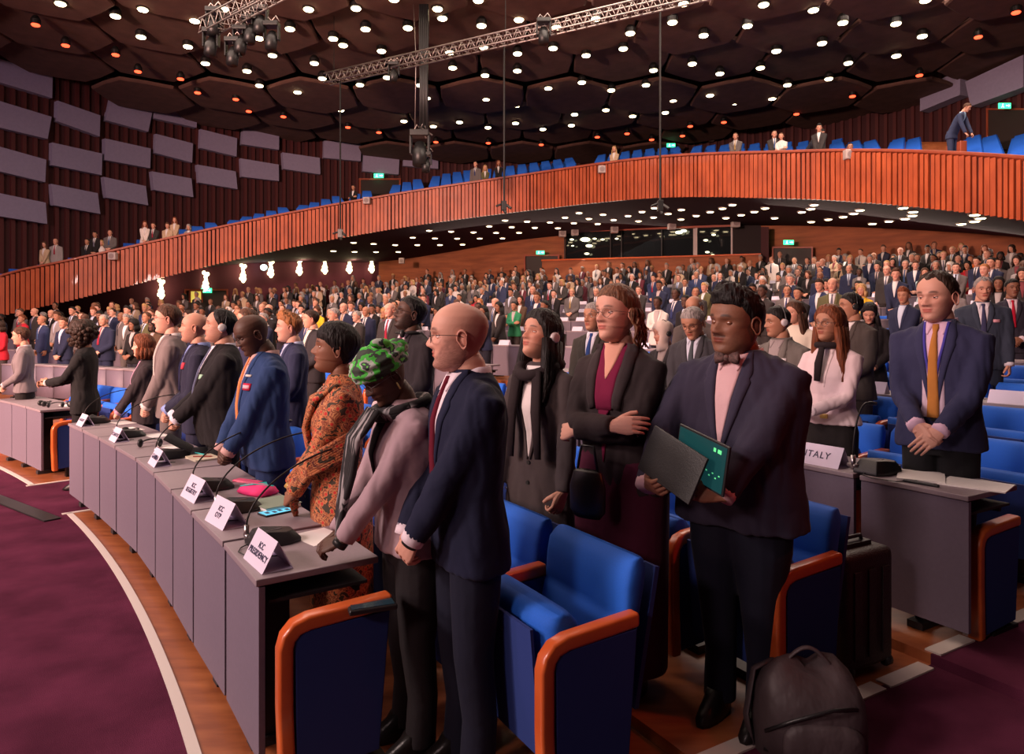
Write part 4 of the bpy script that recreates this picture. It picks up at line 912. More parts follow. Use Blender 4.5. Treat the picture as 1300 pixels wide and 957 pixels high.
def smooth_tab(T, n=470, r=9):
    k = id(T)
    if k not in _LUT:
        z0, z1 = T[0][0], T[-1][0]; L = []
        for i in range(n+1):
            z = z0+(z1-z0)*i/n; v = T[-1][1]
            for (a, b), (c, d) in zip(T, T[1:]):
                if z <= c: v = b+(d-b)*(z-a)/(c-a); break
            L.append(v)
        for _ in range(2): L = [sum(L[max(0, i-min(r, i, n-i)):i+min(r, i, n-i)+1])/(2*min(r, i, n-i)+1) for i in range(n+1)]
        _LUT[k] = (z0, z1, L, T)
    return _LUT[k]
def tabv(T, z, n=470):
    z0, z1, L, _ = smooth_tab(T); f = max(0, min(n-1e-6, (z-z0)/(z1-z0)*n)); i = int(f); return L[i]+(L[i+1]-L[i])*(f-i)
def gs(d, s): return math.exp(-d*d/(2*s*s))
class Head:
    """a head in its own frame: chin at z=0, crown at .235, face towards -Y"""
    def __init__(s, nz=64, na=72, jaw=1.0, nose=1.0, wide=1.0, lips=1.0, female=False, eyes='open', stubble=0, beard=0, moustache=0, brow=1.0, cheeks=0, smile=0):
        s.__dict__.update(locals())
    def surf(s, a, z, off=0):
        """a: angle from the face centre (0 = front)"""
        W = tabv(WT_, z)*s.wide; F = tabv(FT, z); B = tabv(BT, z)
        if z < .10: W *= 1+(s.jaw-1)*(1-(z/.10)**2)
        if s.female and z < .06: W *= .93; 
        sa, ca = sin(a), cos(a); p = .9
        x = (W+off)*math.copysign(abs(sa)**p, sa); y = -(F+off)*math.copysign(abs(ca)**.95, ca) if ca > 0 else -(B+off)*ca
        if ca > 0 and off == 0:
            d = 0; ax = abs(x); wf = min(1, ca*1.6)
            if .074 < z < .142:
                N = interp([(.074, 0), (.081, .008), (.088, .0215), (.094, .0235), (.102, .020), (.115, .012), (.126, .006), (.136, .003), (.142, 0)], z)*s.nose
                sg = interp([(.074, .013), (.09, .0125), (.10, .0085), (.12, .0065), (.14, .009)], z); d += N*gs(x, sg)+.006*gs(z-.085, .0045)*gs(ax-.013, .0045)*s.nose
            d += .0045*gs(z-.139, .0055)*gs(ax-.028, .022)*(.5 if s.female else 1)
            d -= .011*gs(z-.121, .0095)*gs(ax-.031, .0135)
            d += .0045*gs(z-.096, .012)*gs(ax-.047, .014)
            d += (.0048*gs(z-.0655, .0035)*gs(ax-.007, .013)+.0055*gs(z-.0555, .0038)*gs(ax, .014))*s.lips-.0035*gs(z-.0605, .0022)*gs(ax, .021)
            d -= .004*gs(z-.044, .006)*gs(ax, .018); d += .006*gs(z-.022, .012)*gs(ax, .017)
            d -= .002*gs(z-.072, .006)*gs(ax-.028, .008); y -= d*wf
        return Vector((x, y, z))
    def tone(s, p):
        x, y, z = p; ax = abs(x); c = [1, 1, 1]
        def mul(k, m):
            for i in range(3): c[i] *= 1+(m[i]-1)*k
        if y < 0:
            lip = max(gs(z-.0652, .0030)*(max(0, 1-(ax/.0245)**2)**.5) if ax < .0245 else 0, gs(z-.0556, .0036)*(max(0, 1-(ax/.0225)**2)**.5 if ax < .0225 else 0))
            mul(min(1, lip*1.5), (.78, .40, .42))
            if ax < .022: mul(gs(z-.0607, .0011), (.25, .15, .15))
            mul(.35*gs(z-.09, .02)*gs(ax-.045, .02), (1.0, .75, .75)); mul(.3*gs(z-.092, .01)*gs(ax, .012), (1.0, .72, .70))
            if .012 < ax < .052: mul(min(1, 1.5*gs(z-(.1415+.004*(1-((ax-.03)/.02)**2)), .0022 if s.female else .0030))*s.brow*.92*min(1, (ax-.012)/.006, (.052-ax)/.008), (.12, .09, .08))
            mul(.35*gs(z-.124, .008)*gs(ax-.031, .014), (.7, .6, .6)); mul(.9*gs(z-.082, .002)*gs(ax-.0085, .003), (.3, .2, .2))
        if s.beard or s.stubble:
            k = 1 if z < .05 else max(0, 1-(z-.05)/.02) if ax < .045 or y > 0 else max(0, 1-(z-.085)/.02)
            if ax > .05 and z < .105 and y < .005: k = max(k, 1-abs(ax-.062)/.012)
            if y > .015: k = 0
            if z > .052 and ax < .018: k *= 0
            lipz = ax < .022 and .050 < z < .070
            if lipz: k = 0
            k = 0
            if y < .02 and not lipz:
                line = .050+.062*min(1, max(0, (ax-.022)/.045))**1.6      # beard edge climbs to the ear
                k = min(1, max(0, (line-z)/.012+.5))
                if ax > .056: k = max(k, min(1, max(0, (.118-z)/.015))*min(1, max(0, (ax-.056)/.006)))
                if .066 < z < .080 and ax < .026: k = max(k, .9)
                k *= .75+.5*noise.noise(Vector(p)*220)
                if z < .012: k *= .5
            k = max(0, min(1, k))
            mul(k*s.stubble, (.50, .47, .50)); mul(k*s.beard, (.07, .06, .06))
        if s.moustache and ax < .027 and .068 < z < .079: mul(s.moustache*(1-abs(z-.0735)/.0065), (.08, .07, .07))
        return c
    def geom(s):
        g = G(); n = s.na
        zs = []
        for i in range(s.nz+1):
            t = i/s.nz; zs.append(.235*(.5-.5*cos(pi*t))*.35+.235*t*.65)
        zs[0] = .0; V = []
        for z in zs:
            for k in range(n):
                u = k/n; a = 2*pi*u; a = a-.28*sin(a)          # denser columns at the face
                V.append(s.surf(a, z))
        F = []
        for i in range(s.nz):
            for k in range(n): j = (k+1) % n; F.append((i*n+k, i*n+j, (i+1)*n+j, (i+1)*n+k))
        F.append(tuple(range(n-1, -1, -1))); F.append(tuple(s.nz*n+k for k in range(n)))
        g.add(V, F); tones = [s.tone(v) for v in V]
        # ears
        for sd in (-1, 1):
            g0 = len(g.v); c = Vector((sd*(.0735*s.wide), .012, .108)); r = Matrix.Rotation(sd*-.35, 3, 'Z') @ Matrix.Rotation(.15, 3, 'X')
            m = 10 if s.nz > 40 else 6; q = 14 if s.nz > 40 else 8
            rings = []
            for i in range(q):
                t = 2*pi*i/q; cx = Vector((0, .017*cos(t)*(1.1 if sin(t) > 0 else .75), .030*sin(t))); ring = []
                for k in range(6):
                    b = 2*pi*k/6; ring.append(c+r @ (cx*(1+.16*cos(b))+Vector((sd*(.010+.004*sin(b)), 0, 0))))
                rings.append(ring)
            rings.append(rings[0]); g.loft(rings, caps=False)
            g.ell(c+Vector((sd*.002, 0, 0)), (.006, .014, .026), r, n=8, m=6); tones += [[.9, .78, .78]]*(len(g.v)-g0)
        return g, tones
    def eyes_geom(s, look=(0, 0)):
        g = G(); tn = []
        for sd in (-1, 1):
            p = s.surf(.02, .1195) ; c = Vector((sd*.0312*s.wide, -.0640, .1195))
            n, m = 20, 16; R = .0128; look_d = Vector((look[0], -1, look[1])).normalized(); V = []; g0 = len(g.v)
            g.ell(c, (R, R, R*.98), n=n, m=m)
            for v in g.v[g0:]:
                d = (Vector(v)-c)/R
                hi = .24 if s.eyes == 'open' else (.04 if s.eyes == 'down' else -2); lo = -.30
                if s.eyes == 'closed' or d.z > hi or d.z < lo: tn.append([.88, .80, .80] if not (s.eyes == 'closed' and abs(d.z+.25) < .12) else [.25, .2, .2])
                elif d.z > hi-.13: tn.append([.07, .05, .05])
                else:
                    k = d.dot(look_d); tn.append([.05, .035, .03] if k > .88 else [1.6, 2.3, 2.8])
        return g, tn
def hair_cap(H, style, seed=0, n=None):
    """hair grown as a shell on the skull; returns G"""
    g = G(); na = 72 if H.nz > 40 else (32 if H.nz > 20 else 16); nz = 40 if H.nz > 40 else (20 if H.nz > 20 else 8); rnd = random.Random(seed)
    st = dict(short=(.010, [(0, .188), (35, .185), (60, .168), (78, .142), (88, .105), (100, .125), (120, .085), (150, .055), (180, .048)]),
              receding=(.010, [(0, .200), (30, .212), (50, .19), (75, .142), (88, .105), (100, .125), (120, .085), (150, .055), (180, .048)]),
              fringe=(.016, [(0, .160), (35, .156), (55, .15), (75, .125), (92, .09), (105, .085), (125, .06), (150, .035), (180, .028)]),
              bun=(.011, [(0, .188), (35, .182), (60, .165), (80, .14), (95, .115), (110, .10), (130, .07), (150, .06), (180, .055)]),
              long=(.018, [(0, .186), (25, .180), (50, .150), (70, .10), (90, .05), (110, .02), (140, .0), (180, -.0)]),
              bob=(.024, [(0, .180), (30, .168), (55, .13), (70, .07), (90, .03), (110, .02), (140, .01), (180, .005)]),
              curly=(.045, [(0, .178), (30, .165), (55, .12), (70, .06), (90, .02), (110, .0), (140, -.02), (180, -.03)]),
              quiff=(.010, [(0, .186), (35, .184), (60, .170), (78, .145), (88, .108), (100, .128), (120, .09), (150, .06), (180, .05)]),
              rim=(.008, [(0, .30), (60, .30), (72, .150), (84, .115), (100, .13), (120, .09), (150, .055), (180, .05)]))[style]
    off0, line = st; amp = {'curly': .016, 'quiff': .006, 'fringe': .004, 'short': .0025, 'receding': .002, 'bob': .005, 'long': .004}.get(style, .002)
    top = .16 if style == 'rim' else .235
    rings = []
    for k in range(na):
        a = 2*pi*k/na; deg = abs(math.degrees(a if a <= pi else 2*pi-a)); z0 = interp(line, deg)+.004*noise.noise(Vector((a*6, seed, 0))); 
        z1 = .2349 if style != 'rim' else .172
        if z0 > z1: z0 = z1-.0005
        col = []
        for i in range(nz+1):
            t = i/nz; z = z0+(z1-z0)*t; d = (z-z0)
            off = off0*min(1, .05+d/.040) if i else -.004
            if style == 'quiff': off += .022*gs(deg, 50)*max(0, min(1, (z-.178)/.03))+.008*noise.noise(Vector((a*9, z*90, 1)))*max(0, min(1, (z-.178)/.03))
            if style == 'rim': off *= max(.0, min(1, (z1-z)/.02)); off = off-.003 if i == nz else off
            zz = max(z, 0.002); p = H.surf(a, min(zz, .2349), off)
            if z < .002: p.z = z
            # lift the crown
            if z > .19: p.z += off*min(1, (z-.19)/.03)
            q = p*(60 if style != 'curly' else 42)+Vector((seed*7.1, 0, 0)); w = noise.noise(Vector((q.x, q.y, q.z*.35)) if style != 'curly' else q)
            if i: p += (p-Vector((0, 0, .11))).normalized()*w*amp*min(1, d/.015+.2)
            col.append(p)
        rings.append(col)
    V = [p for r in rings for p in r]; m = nz+1; F = []
    for k in range(na):
        j = (k+1) % na
        for i in range(nz): F.append((k*m+i, j*m+i, j*m+i+1, k*m+i+1))
    if style != 'rim': F.append(tuple(k*m+nz for k in range(na)))
    g.add(V, F)
    def lock(path, rad, n=10, flat=.6): g.tube(path, rad, n, flat=flat)
    if style == 'long':
        for k in range(15):
            a = radians(75+210*k/14) ; p = H.surf(a, .10, .012); q = Vector((p.x*1.15, p.y*1.0+.012, .0)); e = Vector((p.x*1.5+.01*rnd.random(), max(p.y, -.0)*.75+.035+ (.0 if abs(p.x) < .05 else -.05), -.20-.06*rnd.random()))
            g.tube([p, q, q.lerp(e, .5)+Vector((0, .01, 0)), e], [.022, .026, .026, .008], 8)
        lock([H.surf(pi, .15, .0), Vector((0, .10, .05)), Vector((0, .10, -.08)), Vector((0, .085, -.24))], [.06, .075, .085, .05], 12, .5)
    if style == 'bob':
        for k in range(13):
            a = radians(70+220*k/12); p = H.surf(a, .10, .018); g.tube([p, Vector((p.x*1.12, p.y*1.05, .03)), Vector((p.x*1.0, p.y*.95, -.02))], [.022, .028, .014], 8)
    if style == 'bun':
        g.ell((0, .115, .13), (.038, .032, .036)); 
    if style == 'curly':
        for k in range(70):
            a = radians(50+260*rnd.random()); z = -.02+.24*rnd.random(); p = H.surf(a, max(.01, min(z, .23)), .042); p.z = z; g.ell(p, (.03, .03, .03), n=8, m=6)
    return g
# --- remeshing of overlapping volumes into one continuous skin
TMP = bpy.data.scenes.new('workbench')
def remesh(g, voxel, smooth=3, name='t', factor=.5):
    me = g.mesh(name, [], False); o = bpy.data.objects.new(name, me); TMP.collection.objects.link(o)
    r = o.modifiers.new('r', 'REMESH'); r.mode = 'VOXEL'; r.voxel_size = voxel; r.adaptivity = 0
    s = o.modifiers.new('s', 'SMOOTH'); s.factor = factor; s.iterations = smooth
    TMP.view_layers[0].update(); dg = TMP.view_layers[0].depsgraph; m2 = bpy.data.meshes.new_from_object(o.evaluated_get(dg)); bpy.data.objects.remove(o); bpy.data.meshes.remove(me)
    m2.materials.clear(); m2.polygons.foreach_set('use_smooth', [True]*len(m2.polygons)); m2.name = name; return m2
def mesh_lists(me): return [v.co.copy() for v in me.vertices], [tuple(p.vertices) for p in me.polygons]
HANDS = {}
HP = {'relaxed': dict(c=[(18, 25, 20), (20, 30, 22), (24, 34, 25), (28, 38, 25)], th=(.82, .5, -.35)), 'clasp': dict(c=[(35, 45, 30), (38, 48, 30), (40, 50, 32), (44, 50, 30)], th=(.85, .35, -.45)),
      'fist': dict(c=[(70, 85, 55), (72, 88, 55), (75, 90, 55), (78, 90, 55)], th=(.75, .25, -.7)), 'grip': dict(c=[(40, 62, 40), (42, 64, 40), (44, 66, 42), (48, 66, 42)], th=(.8, .35, -.75)), 'flat': dict(c=[(8, 10, 8), (6, 9, 8), (8, 10, 8), (12, 12, 8)], th=(.8, .6, -.15))}
def hand_geom(pose, lod=0):
    key = (pose, lod)
    if key in HANDS: return HANDS[key]
    g = G(); pr = HP[pose]; n = 12
    def rg(x, hw, ht, dz=0, dy=0): return [(x, dy+hw*cos(2*pi*k/n), dz+ht*math.copysign(abs(sin(2*pi*k/n))**.8, sin(2*pi*k/n))) for k in range(n)]
    g.loft([rg(-.035, .027, .021), rg(0, .030, .019), rg(.03, .039, .016, 0, .002), (rg(.065, .043, .014)), rg(.09, .041, .011)])
    for i, (y, L, r0) in enumerate(((.031, .072, .0095), (.0105, .080, .0098), (-.010, .075, .0092), (-.029, .060, .0082))):
        a = 0; p = Vector((.072, y*.95, 0)); P = [p.copy()]; d0 = Vector((1, y*1.2, 0)).normalized(); R = [r0*1.05]
        P.append(Vector((.092, y, .001))); R.append(r0*1.05); p = P[-1].copy()
        for sgi, (fr, cu) in enumerate(zip((.44, .31, .25), pr['c'][i])):
            a += radians(cu); dd = Vector((d0.x*cos(a), d0.y*cos(a), -sin(a))); p = p+dd*L*fr; P.append(p.copy()); R.append(r0*(1-.13*(sgi+1)))
        P.append(p+dd*.005); R.append(r0*.35); g.tube(P, R, 10)
    td = Vector(pr['th']).normalized(); b = Vector((.012, .020, -.006)); m_ = b+Vector((.028, .022, -.010)); e_ = m_+td*.034; f_ = e_+(td+Vector((.25, -.25, -.05))).normalized()*.028
    g.tube([b, m_, e_, f_, f_+(f_-e_)*.12], [.016, .0145, .0115, .0095, .004], 10)
    if lod == 0: me = remesh(g, .0026, 2, 'hand'); V, F = mesh_lists(me); bpy.data.meshes.remove(me)
    else:
        me = remesh(g, .0065, 1, 'hand'); V, F = mesh_lists(me); bpy.data.meshes.remove(me)
    HANDS[key] = (V, F); return HANDS[key]
def arm_ik(S, Wp, l1, l2, pole):
    S = Vector(S); Wp = Vector(Wp); d = Wp-S; L = min(d.length, (l1+l2)*.999); t = d.normalized(); a = (l1*l1-l2*l2+L*L)/(2*L); h = sqrt(max(0, l1*l1-a*a))
    p = Vector(pole); p = (p-t*p.dot(t)).normalized(); return S+t*a+p*h, S+t*L
def ringz(z, w, f, b, cx=0, cy=0, n=36, sq=.85):
    out = []
    for k in range(n):
        a = 2*pi*k/n; ca, sa = cos(a), sin(a); out.append((cx+w*math.copysign(abs(ca)**sq, ca), cy+(b if sa > 0 else f)*math.copysign(abs(sa)**sq, sa), z))
    return out
TREF = {}
def patch(bvh, Lp, Rp, nu, nv, thick, name, mat, parent, y0=-.8, off=.0015, cy=0):
    """cloth piece laid on a garment from the front between two outlines given as (x, z) points"""
    def ev(P, t):
        P = [Vector((p[0], p[1])) for p in P]; Ls = [0]
        for a, b in zip(P, P[1:]): Ls.append(Ls[-1]+(b-a).length)
        q = t*Ls[-1]
        for i in range(len(P)-1):
            if q <= Ls[i+1]+1e-9: u = (q-Ls[i])/max(1e-9, Ls[i+1]-Ls[i]); return P[i].lerp(P[i+1], u)
        return P[-1]
    front = []; miss = False
    for j in range(nv+1):
        l = ev(Lp, j/nv); r = ev(Rp, j/nv)
        for i in range(nu+1):
            q = l.lerp(r, i/nu); t = TREF['b'].ray_cast(Vector((q.x, y0, q.y)), Vector((0, 1, 0))); ty = t[0].y if t[0] is not None else None
            h = bvh.ray_cast(Vector((q.x, (ty-.045) if ty is not None else y0, q.y)), Vector((0, 1, 0))); yy = h[0].y if h[0] is not None else None
            if ty is not None and (yy is None or abs(yy-ty) > .04): yy = ty
            front.append([q.x, yy, q.y])
    ys = [p[1] for p in front if p[1] is not None]
    if not ys: return None
    last = ys[0]
    for k, p in enumerate(front):
        if p[1] is None: p[1] = last
        last = p[1]
    V = []; 
    for j in range(nv+1):
        for i in range(nu+1):
            p = front[j*(nu+1)+i]; edge = min(1.0, 1.0); V.append((p[0], p[1]-off-thick*(1 if 0 < i < nu else .6), p[2]))
    B = [(p[0], p[1]+.004, p[2]) for p in front]; n = len(V); w = nu+1; F = []
    for j in range(nv):
        for i in range(nu): a = j*w+i; F.append((a, a+w, a+w+1, a+1)); F.append((n+a, n+a+1, n+a+w+1, n+a+w))
    bd = [i for i in range(nu+1)]+[j*w+nu for j in range(1, nv+1)]+[nv*w+i for i in range(nu-1, -1, -1)]+[j*w for j in range(nv-1, 0, -1)]
    for a, b in zip(bd, bd[1:]+bd[:1]): F.append((a, b, n+b, n+a))
    g = G(); g.add(V+B, F); o = g.obj(name, mat, parent, smooth=True, weld=False)
    return o
def coloured(o, c): o.color = (*c, 1); return o
HEADC = {}
def build_person(sp):
    """sp: dict describing the figure; everything is built for a 1.75 m frame and scaled by the root"""
    S = dict(H=1.75, sex='m', w=1.0, belly=0.0, skin='light', hair=('short', 'darkbrown'), headyaw=0, pitch=0, roll=0, lod=0, hem=.80, jacket=(.02, .02, .025), shirt=(.75, .72, .75), tie=None, lower='trousers', lcol=None, Rh=(-.07, -.235, .97), Lh=(.07, -.215, .985), Rd=(.75, -.25, -.45), Ld=(-.75, -.35, -.4), Rn=(-.2, -.85, .3), Ln=(.2, -.9, .3), rp='clasp', lp='clasp', lean=0.0, head={}, hs=1.0, open=False, vz=1.15, mouth=0, legs=.09, collar=True, lapel=True, shoe=(.012, .010, .010), polR=(-.6, .6, -.2), polL=(.6, .6, -.2), cuff=True, extra=None)
    S.update(sp); lod = S['lod']; fem = S['sex'] == 'f'; sc = S['H']/1.75
    e = empty('person', sp.get('loc', (0, 0, 0)), sp.get('rz', 0), sc)
    w = S['w']; sk = SK[S['skin']] if isinstance(S['skin'], str) else S['skin']; lean = S['lean']
    shx = (.165 if fem else .188)*(.5+.5*w); shz = 1.435
    def LY(z): return -lean*max(0, z-.95)            # forward bend of the trunk
    # ----- head and neck
    hp = dict(female=fem); hp.update(S['head']); H = Head(nz=(64, 26, 14)[lod], na=(72, 32, 16)[lod], **hp)
    hg, tones = H.geom(); hs = S['hs']; piv = Vector((0, .02, .03))
    hbase = Vector((0, -.034+LY(1.5)-lean*.02, 1.75-.235*hs))
    MR = Matrix.Translation(hbase+piv*hs) @ Matrix.Rotation(radians(S['headyaw']), 4, 'Z') @ Matrix.Rotation(radians(S['pitch']), 4, 'X') @ Matrix.Rotation(radians(S['roll']), 4, 'Y') @ Matrix.Translation(-piv*hs) @ Matrix.Scale(hs, 4)
    body = G(); body.add([MR @ Vector(v) for v in hg.v], hg.f, 0)
    eg, et = H.eyes_geom(S.get('look', (0, 0))); body.add([MR @ Vector(v) for v in eg.v], eg.f, 1); tones += et
    nb = len(body.v); nr = (.050 if fem else .061)*(.6+.4*w); np_ = MR @ Vector((0, .018, .045)); 
    body.tube([Vector((0, .012+LY(1.40), 1.38)), Vector((0, .014+LY(1.48), 1.46)), Vector((0, .010+LY(1.5), 1.50)).lerp(np_, .35), np_], [nr*1.5, nr*1.12, nr, nr*.93], 20 if lod == 0 else 12)
    # trunk, arms and legs of the body inside the clothes
    body.loft([ringz(z, a*w*.8, f*.75, b*.75, 0, LY(z), 14) for z, a, f, b in ((.90, .16, .11, .12), (1.05, .14, .10, .09), (1.25, .15, .11, .10), (1.38, .15, .09, .09), (1.45, .07, .06, .07))])
    for sd in (-1, 1): body.tube([(sd*.085, 0, .93), (sd*S['legs'], -.01, .5), (sd*S['legs'], .01, .09)], [.075, .045, .03], 8)
    ar = {}
    for nm, sd, tgt, dr, nn, hpz, pol_ in (('R', -1, S['Rh'], S['Rd'], S['Rn'], S['rp'], S['polR']), ('L', 1, S['Lh'], S['Ld'], S['Ln'], S['lp'], S['polL'])):
        Sh = Vector((sd*shx*.93, .0+LY(1.42), shz-.045)); El, Wr = arm_ik(Sh, tgt, .285, .255, pol_); ar[nm] = (Sh, El, Wr)
        body.tube([Sh, El, Wr], [.03, .028, .022], 8)
        V, F = hand_geom(hpz, 0 if lod == 0 else 1); X = Vector(dr).normalized(); Z = Vector(nn); Z = (Z-X*Z.dot(X)).normalized(); Y = Z.cross(X)
        ks = 1.0 if not fem else .92
        if sd > 0: Y = -Y; F = [tuple(reversed(f)) for f in F]
        body.add([Wr+X*v.x*ks+Y*v.y*ks+Z*v.z*ks for v in V], F, 0)
    tones += [[1, 1, 1]]*(len(body.v)-len(tones))
    me = body.mesh('body', [SKIN, EYEM], True); ca = me.color_attributes.new('tone', 'FLOAT_COLOR', 'POINT')
    ca.data.foreach_set('color', [c for t in tones for c in (*t, 1)])
    bo = link('body', me, e); coloured(bo, sk); made = {'body': bo}
    # ----- trousers, skirt, shoes
    lc = S['lcol'] or S['jacket']; vx = (.009, .018, .032)[lod]
    if S['lower'] == 'trousers':
        g = G(); g.loft([ringz(z, a*w, f*(.8+.2*w), b*(.8+.2*w), 0, 0, 20) for z, a, f, b in ((.80, .165, .10, .12), (.92, .17, .11, .12), (1.04, .155, .105, .10))])
        for sd in (-1, 1): g.tube([(sd*.085, 0, .90), (sd*(.085+S['legs'])/2, -.005, .70), (sd*S['legs'], -.012, .48), (sd*S['legs'], .012, .25), (sd*S['legs'], .0, .055)], [.095*w, .088*w, .072*(.7+.3*w), .064, .066], 16)
        m = remesh(g, vx*1.1, 2, 'trousers')
    else:
        hz = .42 if S['lower'] == 'skirt' else .10
        g = G(); g.loft([ringz(z, a*w, f*w, b*w, 0, 0, 28, .95) for z, a, f, b in ((hz, .19, .14, .15), (.60, .195, .135, .15), (.85, .20, .135, .145), (.98, .185, .125, .12), (1.06, .15, .115, .10))])
        m = remesh(g, vx*1.2, 2, S['lower'])
    m.materials.append(S.get('lmat') or CLOTH); made['lower'] = coloured(link({'trousers': 'trousers', 'skirt': 'skirt', 'dress': 'dress_skirt'}[S['lower']], m, e), lc)
    for sd in (-1, 1):
        g = G(); x = sd*S['legs']; g.loft([ringz(z, a, f, b, x, -.03, 14) for z, a, f, b in ((0, .045, .15, .085), (.02, .047, .155, .09), (.05, .044, .12, .085), (.085, .04, .06, .075), (.11, .04, .04, .07))]); coloured(g.obj('shoe', LEATHER, e, True), S['shoe'])
    # ----- jacket or top
    g = G(); hem = S['hem']; bl = S['belly']
    if fem: prof = [(hem, .205 if hem < .95 else .185, .13, .135), (.92, .192, .125, .135), (1.05, .158, .115, .10), (1.15, .158, .118, .10), (1.27, .178, .142, .108), (1.36, .182, .118, .108), (1.42, .165, .085, .095), (1.465, .10, .07, .08), (1.495, .066, .056, .068)]
    else: prof = [(hem, .203, .13, .135), (.92, .197, .13, .132), (1.05, .182, .127, .108), (1.2, .195, .135, .112), (1.32, .207, .132, .122), (1.40, .192, .108, .112), (1.45, .135, .085, .098), (1.485, .082, .068, .078), (1.505, .070, .062, .072)]
    prof = [p for p in prof if p[0] >= hem or p[0] == hem]; prof = sorted(set(prof))
    if hem < .7: prof = [(hem, .235, .16, .165), (.75, .215, .145, .15)]+[p for p in prof if p[0] > .8]
    g.loft([ringz(z, a*w, (f+bl*gs(z-1.05, .17))*(.7+.3*w), b*(.75+.25*w), 0, LY(z)+.004, 36, .88) for z, a, f, b in prof])
    TREF['b'] = BVHTree.FromPolygons([Vector(v) for v in g.v], g.f)
    sr = (.062 if fem else .072)*(.55+.45*w)
    for nm, sd in (('R', -1), ('L', 1)):
        Sh, El, Wr = ar[nm]; inn = Vector((sd*shx*.55, LY(1.42), shz-.02)); fore = (Wr-El).normalized(); up = (El-Sh).normalized()
        g.tube([inn, Sh, Sh.lerp(El, .45), El-up*.03, El+fore*.035, El.lerp(Wr, .55), Wr-fore*.002], [sr*.80, sr*.98, sr*.93, sr*.82, sr*.80, sr*.72, sr*(.66 if fem else .62)], 16 if lod == 0 else 10)
        if lod == 0:      # sleeve folds at the elbow
            for k, u in enumerate((-.035, .0, .035)):
                c = El+(fore if u > 0 else up)*abs(u)*(1 if u >= 0 else -1); bend = (fore-up).normalized(); ax = up.cross(fore)
                g.tube([c-ax.normalized()*sr*.5-bend*.0, c+bend*-.0+(up-fore).normalized()*sr*.62*-1, c+ax.normalized()*sr*.5], [.012, .018, .012], 6)
    jm = remesh(g, vx, 9 if lod == 0 else 2, 'jacket')
    if lod == 0:       # cloth folds
        nrm_ = [v.normal.copy() for v in jm.vertices]
        for v, vn in zip(jm.vertices, nrm_):
            p = v.co; q = Vector((p.x*9, p.y*9, p.z*3.0+p.x*3))+Vector((S['H']*31, 0, 0)); k = noise.noise(q)*.012+abs(noise.noise(q*2.1+Vector((3, 1, 7))))*.010-.003
            fz_ = 1 if abs(p.x) > .10 or p.z < 1.15 else .35
            fz_ *= min(1, min((p-ar['R'][2]).length, (p-ar['L'][2]).length)/.12)
            v.co = p+vn*k*fz_
    jm.materials.append(S.get('jmat') or CLOTH); jname = S.get('jname', 'jacket'); jo = coloured(link(jname, jm, e), S['jacket']); made['jacket'] = jo
    V, F = mesh_lists(jm); bv = BVHTree.FromPolygons(V, F); made['bvh'] = bv; made['MR'] = MR; made['arms'] = ar; made['head'] = H; made['e'] = e
    vz = S['vz']; nz_ = (1.50 if not fem else 1.485)
    res = (8, 22) if lod == 0 else (4, 8)
    if S['shirt']:
        m_ = patch(bv, [(-.055, nz_-.01), (-.045, 1.40), (-.022, (vz+1.40)/2-.02), (-.003, vz)], [(.055, nz_-.01), (.045, 1.40), (.022, (vz+1.40)/2-.02), (.003, vz)], *res, .003, 'shirt', KNIT, e)
        if m_: coloured(m_, S['shirt'])
        if S['collar']:
            g = G(); r0 = nr*1.17; rings = []
            for k in range(25 if lod == 0 else 13):
                a = radians(-70+320*k/(24 if lod == 0 else 12))-radians(0); a = radians(-90+14)+radians(332)*k/(24 if lod == 0 else 12)
                c = Vector((0, .012+LY(1.48), 0)); d = Vector((cos(a), sin(a), 0)); fr = max(0, -sin(a)); zb = 1.455-.012*fr; zt = 1.512-.032*fr
                rings.append([c+d*(r0+.012)+Vector((0, 0, zb)), c+d*(r0*.99+.003)+Vector((0, 0, zt)), c+d*(r0*.96)+Vector((0, 0, zt)), c+d*(r0+.004)+Vector((0, 0, zb))])
            g.loft(rings); coloured(g.obj('collar', KNIT, e, True), S['shirt'])
            if lod == 0:
                for sd in (-1, 1):
                    m_ = patch(bv, [(sd*.012, 1.478), (sd*.014, 1.47), (sd*.034, 1.425)], [(sd*.062, 1.495), (sd*.058, 1.47), (sd*.040, 1.425)], 3, 6, .006, 'collar_point', KNIT, e, off=.004)
                    if m_: coloured(m_, S['shirt'])
    if S['tie']:
        m_ = patch(bv, [(-.014, 1.478), (-.017, 1.462), (-.009, 1.445), (-.020, 1.33), (-.028, vz-.02 if vz > 1.0 else 1.02)], [(.014, 1.478), (.017, 1.462), (.009, 1.445), (.020, 1.33), (.028, vz-.02 if vz > 1.0 else 1.02)], 4, res[1], .009, 'tie', S.get('tmat') or KNIT, e, off=.006)
        if m_: coloured(m_, S['tie'])
        g = G(); 
    if S['lapel'] and S['shirt']:
        for sd in (-1, 1):
            m_ = patch(bv, [(sd*.058, nz_+.002), (sd*.048, 1.40), (sd*.025, (vz+1.40)/2-.02), (sd*.002, vz-.01)], [(sd*.074, nz_+.004), (sd*.098, 1.42), (sd*.088, 1.395), (sd*.098, 1.385), (sd*.062, 1.26), (sd*.012, vz-.015)], 3, res[1], .005, 'lapel', CLOTH, e, off=.003)
            if m_: coloured(m_, tuple(c*1.12 for c in S['jacket']))
    if S['cuff'] and S['shirt'] and lod == 0:
        for nm in 'RL':
            Sh, El, Wr = ar[nm]; f_ = (Wr-El).normalized(); g = G(); g.tube([Wr-f_*.02, Wr+f_*.016], [sr*.60, sr*.57], 16); coloured(g.obj('cuff', KNIT, e, True), S['shirt'])
